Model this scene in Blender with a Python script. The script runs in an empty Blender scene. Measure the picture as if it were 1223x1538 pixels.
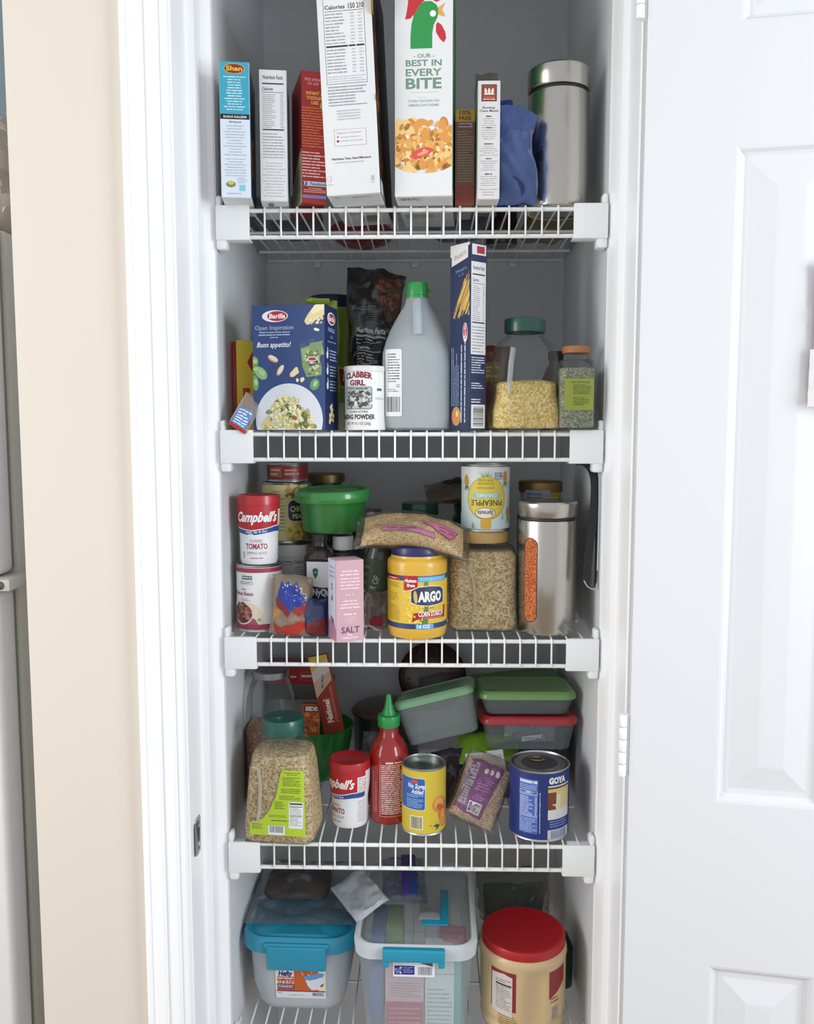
import bpy, bmesh, math, random
from mathutils import Vector, Matrix, noise, Euler
random.seed(7)
SC = bpy.context.scene
COL = SC.collection
PI = math.pi
R = math.radians

# ------------------------------------------------------------ camera
cam_d = bpy.data.cameras.new('camera')
cam = bpy.data.objects.new('camera', cam_d)
COL.objects.link(cam)
cam_d.sensor_fit = 'HORIZONTAL'
cam_d.sensor_width = 36.0
cam_d.lens = 36.0 * 1292.6 / 1223.0
cam_d.clip_start = 0.02
cam.location = (0.025, -1.378, 1.5)
cam.rotation_euler = (PI / 2 - 0.0941, 0, 0.0227)
SC.camera = cam
# ------------------------------------------------------------ world, lights, exposure
w = bpy.data.worlds.new('world'); SC.world = w; w.use_nodes = True
bg = w.node_tree.nodes['Background']
bg.inputs[0].default_value = (0.93, 0.96, 1.0, 1); bg.inputs[1].default_value = 0.82
def area(name, loc, target, sx, sy, power, col):
    d = bpy.data.lights.new(name, 'AREA'); d.shape = 'RECTANGLE'; d.size = sx; d.size_y = sy
    d.energy = power; d.color = col
    o = bpy.data.objects.new(name, d); COL.objects.link(o); o.location = loc
    o.rotation_euler = (Vector(target) - Vector(loc)).to_track_quat('-Z', 'Y').to_euler()
    return o
area('window_light', (-2.2, -1.2, 1.65), (0.05, 0.0, 1.35), 1.0, 1.6, 38, (1.0, 0.975, 0.94))
area('room_light', (2.0, -1.45, 1.7), (0.0, 0.0, 1.4), 0.9, 1.4, 42, (0.88, 0.94, 1.0))
vs = SC.view_settings
vs.view_transform = 'Standard'; vs.look = 'None'; vs.gamma = 1.0; vs.exposure = -0.14
vs.use_curve_mapping = False

# ------------------------------------------------------------ materials
def lin(h):
    h = h.lstrip('#')
    c = [int(h[i:i + 2], 16) / 255 for i in (0, 2, 4)]
    return tuple([(x / 12.92 if x <= .04045 else ((x + .055) / 1.055) ** 2.4) for x in c] + [1])
_m = {}
def newmat(name):
    m = bpy.data.materials.new(name); m.use_nodes = True
    nt = m.node_tree; nt.nodes.clear()
    out = nt.nodes.new('ShaderNodeOutputMaterial')
    return m, nt, out
def noise_mix(nt, col, var, scale):
    """base colour with a gentle procedural mottling"""
    tc = nt.nodes.new('ShaderNodeTexCoord')
    n = nt.nodes.new('ShaderNodeTexNoise'); n.inputs['Scale'].default_value = scale; n.inputs['Detail'].default_value = 3
    nt.links.new(tc.outputs['Object'], n.inputs['Vector'])
    mx = nt.nodes.new('ShaderNodeMix'); mx.data_type = 'RGBA'
    mx.inputs[6].default_value = tuple(c * (1 - var) for c in col[:3]) + (1,)
    mx.inputs[7].default_value = tuple(min(1, c * (1 + var)) for c in col[:3]) + (1,)
    nt.links.new(n.outputs['Fac'], mx.inputs[0])
    return mx.outputs[2], n
def mat(hexc, rough=.5, metal=0., coat=0., var=.04, scale=30, bump=0., spec=.5):
    key = ('m', hexc, rough, metal, coat, var, scale, bump, spec)
    if key in _m: return _m[key]
    m, nt, out = newmat('paint_' + hexc.strip('#'))
    p = nt.nodes.new('ShaderNodeBsdfPrincipled')
    c, n = noise_mix(nt, lin(hexc), var, scale)
    nt.links.new(c, p.inputs['Base Color'])
    p.inputs['Roughness'].default_value = rough; p.inputs['Metallic'].default_value = metal
    p.inputs['Coat Weight'].default_value = coat; p.inputs['Specular IOR Level'].default_value = spec
    if bump:
        b = nt.nodes.new('ShaderNodeBump'); b.inputs['Strength'].default_value = bump; b.inputs['Distance'].default_value = .002
        nt.links.new(n.outputs['Fac'], b.inputs['Height']); nt.links.new(b.outputs[0], p.inputs['Normal'])
    nt.links.new(p.outputs[0], out.inputs[0]); _m[key] = m
    return m
def clear(tint='#ffffff', body='#e8eef2', fac=.12, rough=.08, gloss=.18):
    """thin clear or frosted plastic: see-through film + milky body + sheen"""
    key = ('c', tint, body, fac, rough, gloss)
    if key in _m: return _m[key]
    m, nt, out = newmat('plastic_film')
    t = nt.nodes.new('ShaderNodeBsdfTransparent'); t.inputs[0].default_value = lin(tint)
    d = nt.nodes.new('ShaderNodeBsdfDiffuse'); c, n = noise_mix(nt, lin(body), .06, 18); nt.links.new(c, d.inputs[0])
    tr = nt.nodes.new('ShaderNodeBsdfTranslucent'); tr.inputs[0].default_value = lin(body)
    a = nt.nodes.new('ShaderNodeMixShader'); a.inputs[0].default_value = .25
    nt.links.new(d.outputs[0], a.inputs[1]); nt.links.new(tr.outputs[0], a.inputs[2])
    b = nt.nodes.new('ShaderNodeMixShader'); b.inputs[0].default_value = fac
    nt.links.new(t.outputs[0], b.inputs[1]); nt.links.new(a.outputs[0], b.inputs[2])
    g = nt.nodes.new('ShaderNodeBsdfGlossy'); g.inputs['Roughness'].default_value = rough
    lw = nt.nodes.new('ShaderNodeLayerWeight'); lw.inputs[0].default_value = gloss
    e = nt.nodes.new('ShaderNodeMixShader'); nt.links.new(lw.outputs['Facing'], e.inputs[0])
    ma = nt.nodes.new('ShaderNodeMath'); ma.operation = 'MULTIPLY'; ma.inputs[1].default_value = min(.75, gloss * 3)
    nt.links.new(lw.outputs['Fresnel'], ma.inputs[0]); nt.links.new(ma.outputs[0], e.inputs[0])
    nt.links.new(b.outputs[0], e.inputs[1]); nt.links.new(g.outputs[0], e.inputs[2])
    nt.links.new(e.outputs[0], out.inputs[0]); _m[key] = m
    return m
def grain(c1, c2, c3, scale=260, name='grain'):
    key = ('g', c1, c2, c3, scale)
    if key in _m: return _m[key]
    m, nt, out = newmat(name)
    tc = nt.nodes.new('ShaderNodeTexCoord')
    v = nt.nodes.new('ShaderNodeTexVoronoi'); v.inputs['Scale'].default_value = scale
    nt.links.new(tc.outputs['Object'], v.inputs['Vector'])
    s = nt.nodes.new('ShaderNodeSeparateColor'); nt.links.new(v.outputs['Color'], s.inputs[0])
    rp = nt.nodes.new('ShaderNodeValToRGB'); nt.links.new(s.outputs[0], rp.inputs[0])
    rp.color_ramp.elements[0].color = lin(c1); rp.color_ramp.elements[1].color = lin(c3)
    e = rp.color_ramp.elements.new(.5); e.color = lin(c2)
    p = nt.nodes.new('ShaderNodeBsdfPrincipled'); p.inputs['Roughness'].default_value = .55
    nt.links.new(rp.outputs[0], p.inputs['Base Color'])
    b = nt.nodes.new('ShaderNodeBump'); b.invert = True; b.inputs['Strength'].default_value = 1; b.inputs['Distance'].default_value = .002
    nt.links.new(v.outputs['Distance'], b.inputs['Height']); nt.links.new(b.outputs[0], p.inputs['Normal'])
    nt.links.new(p.outputs[0], out.inputs[0]); _m[key] = m
    return m
def steel(hexc='#b9b6b0', rough=.2):
    key = ('s', hexc, rough)
    if key in _m: return _m[key]
    m, nt, out = newmat('brushed_steel')
    tc = nt.nodes.new('ShaderNodeTexCoord'); mp = nt.nodes.new('ShaderNodeMapping'); mp.inputs['Scale'].default_value = (6, 6, 900)
    n = nt.nodes.new('ShaderNodeTexNoise'); n.inputs['Scale'].default_value = 3
    nt.links.new(tc.outputs['Object'], mp.inputs[0]); nt.links.new(mp.outputs[0], n.inputs['Vector'])
    mr = nt.nodes.new('ShaderNodeMapRange'); mr.inputs[3].default_value = rough - .06; mr.inputs[4].default_value = rough + .1
    nt.links.new(n.outputs['Fac'], mr.inputs[0])
    p = nt.nodes.new('ShaderNodeBsdfPrincipled'); p.inputs['Metallic'].default_value = 1
    p.inputs['Base Color'].default_value = lin(hexc); nt.links.new(mr.outputs[0], p.inputs['Roughness'])
    p.inputs['Anisotropic'].default_value = .5
    nt.links.new(p.outputs[0], out.inputs[0]); _m[key] = m
    return m
WHITE = mat('#f3f3f3', .35, var=.01); PRINTW = mat('#dedfdf', .45, var=.015); BLACK = mat('#1a1a1c', .5)
INK = mat('#2c2c30', .6); GREYINK = mat('#9a9ca1', .6); FINE = mat('#b6b8bd', .6)

# ------------------------------------------------------------ object helpers
def thing(name, label, cat, loc=(0, 0, 0), rot=0, group=None):
    o = bpy.data.objects.new(name, None); COL.objects.link(o); o.empty_display_size = .02
    o.location = loc; o.rotation_euler = rot if isinstance(rot, tuple) else (0, 0, rot)
    o['label'] = label; o['category'] = cat
    if group: o['group'] = group
    return o
def obj(name, bm, mats, parent=None, sharp=35, label=None, kind=None, smooth=True):
    me = bpy.data.meshes.new(name)
    if sharp is not None: bmesh.ops.recalc_face_normals(bm, faces=bm.faces[:])
    bm.to_mesh(me); bm.free()
    for m in (mats if isinstance(mats, (list, tuple)) else [mats]): me.materials.append(m)
    if smooth and sharp is not None:
        me.polygons.foreach_set('use_smooth', [True] * len(me.polygons)); me.set_sharp_from_angle(angle=R(sharp))
    o = bpy.data.objects.new(name, me); COL.objects.link(o)
    if parent: o.parent = parent
    if label: o['label'] = label
    if kind: o['kind'] = kind
    return o
def single(name, bm, mats, label, cat, loc=(0, 0, 0), rot=0, group=None, **k):
    o = obj(name, bm, mats, None, **k); o.location = loc; o.rotation_euler = rot if isinstance(rot, tuple) else (0, 0, rot)
    o['label'] = label; o['category'] = cat
    if group: o['group'] = group
    return o
def struct(name, bm, mats, parent=None, **k):
    o = obj(name, bm, mats, parent, **k)
    if not parent: o['kind'] = 'structure'
    return o
def child(name, src_mesh, parent, loc=(0, 0, 0), rot=(0, 0, 0)):
    o = bpy.data.objects.new(name, src_mesh); COL.objects.link(o); o.parent = parent; o.location = loc; o.rotation_euler = rot
    return o
# --- bmesh shapes
def box(bm, x0, x1, y0, y1, z0, z1, r=0, seg=2):
    g = bmesh.ops.create_cube(bm, size=1)
    for v in g['verts']:
        v.co = Vector(((x0 + x1) / 2 + v.co.x * (x1 - x0), (y0 + y1) / 2 + v.co.y * (y1 - y0), (z0 + z1) / 2 + v.co.z * (z1 - z0)))
    if r:
        es = list({e for v in g['verts'] for e in v.link_edges})
        bmesh.ops.bevel(bm, geom=es, offset=r, segments=seg, affect='EDGES', profile=.5)
    return bm
def Box(*a, **k): return box(bmesh.new(), *a, **k)
def lathe(bm, prof, n=40, cx=0, cy=0):
    rings = []
    for r_, z in prof:
        if r_ <= 1e-6: rings.append([bm.verts.new((cx, cy, z))])
        else: rings.append([bm.verts.new((cx + r_ * math.cos(2 * PI * i / n), cy + r_ * math.sin(2 * PI * i / n), z)) for i in range(n)])
    for a, b in zip(rings, rings[1:]):
        if len(a) == 1 and len(b) == 1: continue
        for i in range(n):
            j = (i + 1) % n
            if len(a) == 1: bm.faces.new((a[0], b[j], b[i]))
            elif len(b) == 1: bm.faces.new((a[i], a[j], b[0]))
            else: bm.faces.new((a[i], a[j], b[j], b[i]))
    return bm
def Lathe(prof, n=40): return lathe(bmesh.new(), prof, n)
def rrect(hx, hy, r, k=6, cx=0, cy=0):
    r = min(r, hx * .999, hy * .999); pts = []
    for q, (sx, sy) in enumerate(((1, 1), (-1, 1), (-1, -1), (1, -1))):
        for i in range(k + 1):
            a = PI / 2 * q + PI / 2 * i / k
            pts.append((cx + sx * (hx - r) + r * math.cos(a), cy + sy * (hy - r) + r * math.sin(a)))
    return pts
def loft(bm, secs, k=6, cap0=True, cap1=True):
    """secs: (z, hx, hy, corner radius[, cx, cy])"""
    rings = []
    for s in secs:
        z, hx, hy, r_ = s[:4]; cx, cy = (s[4], s[5]) if len(s) > 4 else (0, 0)
        rings.append([bm.verts.new((x, y, z)) for x, y in rrect(hx, hy, r_, k, cx, cy)])
    for a, b in zip(rings, rings[1:]):
        n = len(a)
        for i in range(n): bm.faces.new((a[i], a[(i + 1) % n], b[(i + 1) % n], b[i]))
    if cap0: bm.faces.new(rings[0][::-1])
    if cap1: bm.faces.new(rings[-1])
    return bm
def Loft(secs, k=6, cap0=True, cap1=True): return loft(bmesh.new(), secs, k, cap0, cap1)
def tube(bm, pts, r, n=8, closed=False, r2=None):
    pts = [Vector(p) for p in pts]; rings = []; m = len(pts); up = None
    for i, p in enumerate(pts):
        a = pts[(i - 1) % m] if (closed or i > 0) else p
        b = pts[(i + 1) % m] if (closed or i < m - 1) else p
        t = (b - a).normalized()
        if up is None: up = t.orthogonal().normalized()
        up = (up - t * up.dot(t)).normalized(); s = t.cross(up)
        rings.append([bm.verts.new(p + (up * math.cos(2 * PI * j / n) * r + s * math.sin(2 * PI * j / n) * (r2 or r))) for j in range(n)])
    for i in range(m if closed else m - 1):
        a, b = rings[i], rings[(i + 1) % m]
        for j in range(n): bm.faces.new((a[j], a[(j + 1) % n], b[(j + 1) % n], b[j]))
    if not closed:
        bm.faces.new(rings[0][::-1]); bm.faces.new(rings[-1])
    return bm
def prism_z(bm, pts, z0, z1):
    a = [bm.verts.new((x, y, z0)) for x, y in pts]; b = [bm.verts.new((x, y, z1)) for x, y in pts]; n = len(a)
    for i in range(n): bm.faces.new((a[i], a[(i + 1) % n], b[(i + 1) % n], b[i]))
    bm.faces.new(a[::-1]); bm.faces.new(b)
    return bm
# --- printing: flat artwork in (u, v) metres, laid on a surface
_tc = {}
def text_geo(s, bold, shear):
    key = (s, bold, shear)
    if key not in _tc:
        cu = bpy.data.curves.new('t', 'FONT'); cu.body = s; cu.size = 1; cu.resolution_u = 2
        cu.offset = bold; cu.shear = shear; cu.dimensions = '2D'; cu.fill_mode = 'FRONT'
        o = bpy.data.objects.new('t', cu); me = bpy.data.meshes.new_from_object(o)
        vs_ = [(v.co.x, v.co.y) for v in me.vertices]; fs = [tuple(p.vertices) for p in me.polygons]
        bpy.data.objects.remove(o); bpy.data.curves.remove(cu); bpy.data.meshes.remove(me)
        x0 = min(v[0] for v in vs_); x1 = max(v[0] for v in vs_)
        _tc[key] = ([((x - x0), y) for x, y in vs_], fs, x1 - x0)
    return _tc[key]
class Print:
    def __init__(s): s.it = []; s.mats = []; s.L = 0; s.clip = None
    def mi(s, m):
        if isinstance(m, str): m = mat(m, .45, var=.02)
        if m not in s.mats: s.mats.append(m)
        return s.mats.index(m)
    def add(s, vs_, fs, m): s.it.append((s.L, s.mi(m), vs_, fs))
    def up(s): s.L += 1; return s
    def rect(s, u0, v0, u1, v1, m): s.add([(u0, v0), (u1, v0), (u1, v1), (u0, v1)], [(0, 1, 2, 3)], m); return s
    def poly(s, pts, m): s.add(list(pts), [tuple(range(len(pts)))], m); return s
    def rrect(s, u0, v0, u1, v1, r, m): return s.poly(rrect((u1 - u0) / 2, (v1 - v0) / 2, r, 4, (u0 + u1) / 2, (v0 + v1) / 2), m)
    def ell(s, u, v, a, b, m, rot=0, n=20):
        c, d = math.cos(rot), math.sin(rot)
        return s.poly([(u + a * math.cos(t) * c - b * math.sin(t) * d, v + a * math.cos(t) * d + b * math.sin(t) * c) for t in [2 * PI * i / n for i in range(n)]], m)
    def text(s, t, u, v, h, m, w=None, align='c', bold=.01, shear=0, rot=0, arc=0):
        vs_, fs, tw = text_geo(t, bold, shear); k = h / .69; kx = (w / tw) if w else k; W = tw * kx
        o = {'c': -W / 2, 'l': 0, 'r': -W}[align]; c, d = math.cos(rot), math.sin(rot)
        P = []
        for x, y in vs_:
            X = x * kx + o; Y = y * k
            if arc: Y += arc * (1 - (2 * (X - o) / W - 1) ** 2)
            P.append((u + X * c - Y * d, v + X * d + Y * c))
        s.add(P, fs, m); return s
    def lines(s, u0, v0, u1, v1, n, m, h=.5, seed=1, align='l', rot90=False, dens=.93):
        rd = random.Random(seed); vs_ = []; fs = []
        dv = (v1 - v0) / n
        for i in range(n):
            v = v1 - (i + .5) * dv; end = u1 - (u1 - u0) * rd.choice((0, 0, .03, .1, .3)); u = u0
            if align == 'c': q = (u1 - u0) * rd.uniform(0, .22); u = u0 + q; end = u1 - q
            while u < end - 1e-4:
                l = dv * h * rd.uniform(2.0, 7.5); l = min(l, end - u); hh = dv * h * rd.uniform(.75, 1.1) / 2
                b = len(vs_); vs_ += [(u, v - hh), (u + l, v - hh), (u + l, v + hh), (u, v + hh)]; fs.append((b, b + 1, b + 2, b + 3))
                u += l + dv * h * .55
        if vs_: s.add(vs_, fs, m)
        return s
    def vlines(s, u0, v0, u1, v1, n, m, h=.5, seed=1):
        q = Print(); q.lines(v0, -u1, v1, -u0, n, m, h, seed)
        for L, mi, vs_, fs in q.it: s.add([(-y, x) for x, y in vs_], fs, m)
        return s
    def barcode(s, u0, v0, u1, v1, m=INK, seed=3, vertical=True):
        rd = random.Random(seed); vs_ = []; fs = []; L = (u1 - u0) if vertical else (v1 - v0); t = 0
        while t < L:
            w_ = L * rd.choice((.012, .02, .03)); e = min(t + w_, L); b = len(vs_)
            vs_ += [(u0 + t, v0), (u0 + e, v0), (u0 + e, v1), (u0 + t, v1)] if vertical else [(u0, v0 + t), (u1, v0 + t), (u1, v0 + e), (u0, v0 + e)]
            fs.append((b, b + 1, b + 2, b + 3)); t = e + L * rd.choice((.012, .02, .032))
        s.add(vs_, fs, m); return s
    def facts(s, u0, v0, u1, v1, m=INK, seed=5, head='Nutrition Facts', rows=14):
        H = v1 - v0; W = u1 - u0
        s.text(head, (u0 + u1) / 2, v1 - H * .07, H * .045, m, W * .92)
        s.rect(u0, v1 - H * .13, u1, v1 - H * .115, m)
        s.text('Calories', u0, v1 - H * .2, H * .035, m, W * .5, 'l')
        s.rect(u0, v1 - H * .225, u1, v1 - H * .22, m)
        s.lines(u0, v0 + H * .36, u0 + W * .62, v1 - H * .24, rows, GREYINK, .38, seed)
        s.lines(u1 - W * .16, v0 + H * .36, u1, v1 - H * .24, rows, GREYINK, .38, seed + 1)
        s.rect(u0, v0 + H * .335, u1, v0 + H * .35, m)
        s.lines(u0, v0, u1, v0 + H * .31, max(4, rows // 2), GREYINK, .35, seed + 2)
        return s
    def blobs(s, u0, v0, u1, v1, n, cols, r0, r1, seed=1, inside=None, asp=.6):
        rd = random.Random(seed); k = 0
        groups = [[] for _ in cols]
        while k < n:
            u = rd.uniform(u0, u1); v = rd.uniform(v0, v1)
            if inside and not inside(u, v): continue
            groups[k % len(cols)].append((u, v, rd.uniform(r0, r1), rd.uniform(0, PI))); k += 1
        L = s.L
        for gi, g in enumerate(groups):
            s.L = L + gi * .25
            for u, v, r_, a in g: s.ell(u, v, r_, r_ * asp, cols[gi], a, 8)
        s.L = L; return s
    def build(s, name, parent, fn, step=None, base=.0002, lay=.00008, clip=None, label=None, vstep=None, vclip=None):
        bm = bmesh.new(); hl = bm.verts.layers.float.new('h')
        cnt = {}
        for L, mi, vs_, fs in s.it:
            cnt[L] = k = cnt.get(L, -1) + 1; L += min(k, 20) * 4e-6 / lay
            V = [bm.verts.new((x, y, 0)) for x, y in vs_]
            for v in V: v[hl] = base + L * lay
            for f in fs:
                try: F = bm.faces.new([V[i] for i in f]); F.material_index = mi
                except ValueError: pass
        big = [f for f in bm.faces if len(f.verts) > 4]
        if big: bmesh.ops.triangulate(bm, faces=big)
        if clip:
            for co, no in ((clip[0], (-1, 0, 0)), (clip[1], (1, 0, 0))):
                bmesh.ops.bisect_plane(bm, geom=bm.verts[:] + bm.edges[:] + bm.faces[:], plane_co=(co, 0, 0), plane_no=no, clear_outer=True)
        if vclip:
            for co, no in ((vclip[0], (0, -1, 0)), (vclip[1], (0, 1, 0))):
                bmesh.ops.bisect_plane(bm, geom=bm.verts[:] + bm.edges[:] + bm.faces[:], plane_co=(0, co, 0), plane_no=no, clear_outer=True)
        def cut(step_, ax):
            cs = [v.co[ax] for v in bm.verts]; a, b = min(cs), max(cs); k = math.floor(a / step_) + 1
            while k * step_ < b:
                co = [0, 0, 0]; co[ax] = k * step_; no = [0, 0, 0]; no[ax] = 1
                bmesh.ops.bisect_plane(bm, geom=bm.verts[:] + bm.edges[:] + bm.faces[:], plane_co=co, plane_no=no, dist=1e-7); k += 1
        if step: cut(step, 0)
        if vstep: cut(vstep, 1)
        for f in bm.faces:
            if f.normal.z < 0: f.normal_flip()
        for v in bm.verts: v.co = fn(v.co.x, v.co.y, v[hl])
        return obj(name, bm, s.mats, parent, sharp=None, label=label)
def front(y, cx=0): return lambda u, v, h: Vector((u + cx, y - h, v))
def side_r(x, y0): return lambda u, v, h: Vector((x + h, y0 + u, v))     # u runs backwards (+y) from y0
def side_l(x, y0): return lambda u, v, h: Vector((x - h, y0 - u, v))     # u = 0 at front edge, negative going back
def under(z): return lambda u, v, h: Vector((u, v, z - h))
def cyl(rad, a0=0):
    f = rad if callable(rad) else (lambda v: rad); r0 = rad(0.05) if callable(rad) else rad
    def g(u, v, h):
        a = u / r0 + a0; q = f(v) + h
        return Vector((q * math.sin(a), -q * math.cos(a), v))
    return g
# carton: body with softly folded edges, seams on the flaps
def carton(t, w_, d, h, m, flap=None, name='carton'):
    obj(name, Box(-w_ / 2, w_ / 2, 0, d, 0, h, r=.0009, seg=2), m, t)
    if flap:
        bm = bmesh.new(); box(bm, -w_ / 2 + .003, w_ / 2 - .003, .003, d * .48, -.0004, .0006); box(bm, -w_ / 2 + .003, w_ / 2 - .003, d * .52, d - .003, -.0004, .0006)
        obj('end_flap', bm, flap, t)
# bag surface
def bagf(w_, h, t, wr=.004, seed=0, pw=2.2, sag=0):
    def f(u, v, side=-1):          # u in [-w/2, w/2], v in [0, h]; side -1 = front
        a = min(1, abs(2 * u / w_)); b = min(1, abs(2 * v / h - 1))
        th = t / 2 * max(0, (1 - a ** pw)) ** .6 * max(0, (1 - b ** pw)) ** .6
        if sag: th *= 1 + sag * (1 - v / h)
        n = noise.noise(Vector((u * 45 + seed * 7, v * 45, side * 3 + seed))) + .5 * noise.noise(Vector((u * 120, v * 90 + seed, side * 5)))
        m_ = noise.noise(Vector((u * 20 + seed, v * 20, 9 + seed)))
        ed = min(1, (1 - a) * 6) * min(1, (1 - b) * 6)
        return Vector((u + wr * .6 * m_, side * (th + wr * n * (.25 + .75 * ed) * .8) + wr * 1.3 * m_, v + wr * .5 * n))
    return f
def bag(bm, f, w_, h, nu=26, nv=30):
    g = {}
    for s in (-1, 1):
        for i in range(nu + 1):
            for j in range(nv + 1):
                e = i in (0, nu) or j in (0, nv)
                if s == 1 and e: g[s, i, j] = g[-1, i, j]; continue
                g[s, i, j] = bm.verts.new(f(-w_ / 2 + w_ * i / nu, h * j / nv, s))
    for s in (-1, 1):
        for i in range(nu):
            for j in range(nv):
                q = [g[s, i, j], g[s, i + 1, j], g[s, i + 1, j + 1], g[s, i, j + 1]]
                bm.faces.new(q if s == -1 else q[::-1])
    return bm
def Bag(f, w_, h, nu=26, nv=30): return bag(bmesh.new(), f, w_, h, nu, nv)
def onbag(f, cu=0, cv=0): return lambda u, v, h: f(u + cu, v + cv, -1) + Vector((0, -h - .0006, 0))
# ============================================================ SETTING
WALLIN = mat('#d4d6d9', .75, var=.03, scale=8, bump=.05)
CREAM = mat('#dbd2c6', .8, var=.02, scale=3, bump=.04)
TRIM = mat('#f8f9fb', .35, var=.01, scale=5)
DOORW = mat('#dfe0e3', .38, var=.012, scale=4)
HB = 2.32
struct('floor', Box(-1.6, 2.4, -2.6, .55, -.03, 0), mat('#9c8a74', .5, var=.15, scale=6))
struct('wall_back', Box(-.345, .345, .43, .47, 0, 2.5), WALLIN)
struct('wall_left', Box(-.345, -.305, 0, .43, 0, 2.5), WALLIN)
struct('wall_right', Box(.305, .345, 0, .43, 0, 2.5), WALLIN)
struct('ceiling', Box(-.345, .345, -.1, .47, 2.5, 2.54), WALLIN)
struct('wall_front_left', Box(-.573, -.345, -.12, -.02, 0, 2.7), CREAM)
struct('wall_front_right', Box(.36, 2.4, -.10, -.02, 0, 2.7), CREAM)
struct('wall_alcove', Box(-1.7, -.345, .74, .78, 0, 2.7), mat('#76848d', .8))
struct('wall_front_header', Box(-.345, .36, -.12, -.0, HB, 2.7), CREAM)
# left jamb with stop, moulded casing, right jamb with stop and casing
def profile(name, pts, z0=0, z1=HB):
    bm = bmesh.new(); prism_z(bm, pts, z0, z1); return struct(name, bm, TRIM, sharp=25)
profile('trim_1', [(-.345, 0), (-.345, -.124), (-.336, -.128), (-.3335, -.126), (-.333, -.05), (-.333, -.048), (-.3225, -.048), (-.3215, -.046), (-.3215, -.012), (-.3165, -.004), (-.308, 0)])
cx = -.404
cas = [(-.404, -.12), (-.404, -.134), (-.401, -.137), (-.3965, -.1375), (-.394, -.135), (-.390, -.1365), (-.382, -.1405), (-.374, -.1415), (-.3715, -.139), (-.370, -.1355), (-.3685, -.1365), (-.361, -.1385), (-.353, -.1385), (-.3505, -.1365), (-.3485, -.133), (-.3465, -.1345), (-.340, -.1345), (-.3375, -.132), (-.337, -.12)]
profile('trim_2', cas)
profile('trim_3', [(.345, 0), (.345, -.128), (.3225, -.128), (.3205, -.125), (.3205, -.05), (.3125, -.048), (.3115, -.046), (.3095, -.012), (.306, 0)])
profile('trim_4', [(-x - .0, y + .012) for x, y in cas][::-1])
# strike plate on the left jamb
t = thing('strike_plate', 'small steel latch strike plate on the white door jamb left of shelves', 'strike plate', (-.3330, -.088, .868), (0, 0, 0))
bm = bmesh.new(); prism_z(bm, rrect(.0135, .030, .006, 5), 0, .0012)
for v in bm.verts: v.co = Vector((v.co.z, v.co.x, v.co.y))
obj('plate', bm, steel('#c9ccd0', .25), t)
bm = bmesh.new(); box(bm, .0010, .0016, -.006, .0065, -.0115, .0115, .0004); obj('latch_hole', bm, BLACK, t)
bm = bmesh.new(); prism_z(bm, rrect(.006, .026, .005, 5), 0, .0014)
for v in bm.verts: v.co = Vector((v.co.z + abs(v.co.x) * .35, v.co.x - .017, v.co.y))
obj('lip', bm, steel('#9a9da2', .3), t)
for z in (.0205, -.0205):
    bm = Lathe([(0, .0018), (.002, .0017), (.0034, .0010), (.0036, 0)], 16)
    for v in bm.verts: v.co = Vector((v.co.z + .0004, v.co.x, v.co.y + z))
    obj('screw', bm, steel('#6f7276', .35), t)

# ---- door, opened nearly flat against the wall on the right
DW, DH, DT = .62, 2.24, .035
dr = bpy.data.objects.new('door_1', None); COL.objects.link(dr); dr['kind'] = 'structure'
dr.location = (.3235, -.137, .03); dr.rotation_euler = (0, 0, R(-9.5))
xs = [(0, .118), (.262, .342), (.502, DW)]
zr = [(0, .20), (.70, .945), (1.845, 2.0), (2.16, DH)]
for a, b in xs:
    if a == .262:
        for (z0, z1) in ((.20, .70), (.945, 1.845), (2.0, 2.16)): obj('stile', Box(a, b, -DT, 0, z0, z1), DOORW, dr)
    else: obj('stile', Box(a, b, -DT, 0, 0, DH), DOORW, dr)
for z0, z1 in zr: obj('rail', Box(.118, .502, -DT, 0, z0, z1), DOORW, dr)
def door_panel(x0, x1, z0, z1):
    bm = bmesh.new(); yf = -DT
    prof = [(0, 0), (.004, .001), (.008, .006), (.012, .008), (.020, .0085), (.052, .0025), (.055, .002), (.06, .002)]
    rings = []
    for i, d in prof:
        rings.append([bm.verts.new(p) for p in ((x0 + i, yf + d, z0 + i), (x1 - i, yf + d, z0 + i), (x1 - i, yf + d, z1 - i), (x0 + i, yf + d, z1 - i))])
    for a, b in zip(rings, rings[1:]):
        for i in range(4): bm.faces.new((a[i], a[(i + 1) % 4], b[(i + 1) % 4], b[i]))
    bm.faces.new(rings[-1])
    bk = [bm.verts.new(p) for p in ((x0, -.006, z0), (x1, -.006, z0), (x1, -.006, z1), (x0, -.006, z1))]
    for i in range(4): bm.faces.new((bk[i], bk[(i + 1) % 4], rings[0][(i + 1) % 4], rings[0][i]))
    bm.faces.new(bk[::-1])
    obj('panel', bm, DOORW, dr, sharp=12)
for x0, x1 in ((.118, .262), (.342, .502)):
    for z0, z1 in ((.20, .70), (.945, 1.845), (2.0, 2.16)): door_panel(x0, x1, z0, z1)
for z in (1.02, 2.06, .2):
    h = obj('hinge', Box(-.012, .0, -.030, -.027, z - .045, z + .045, .0008), TRIM, dr)
    for k in range(5):
        bm = Lathe([(0, 0), (.0052, 0), (.0056, .0008), (.0056, .0162), (.0052, .017), (0, .017)], 16)
        o = obj('knuckle', bm, TRIM, h); o.location = (-.010, -.036, z - .045 + k * .0183)
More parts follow.
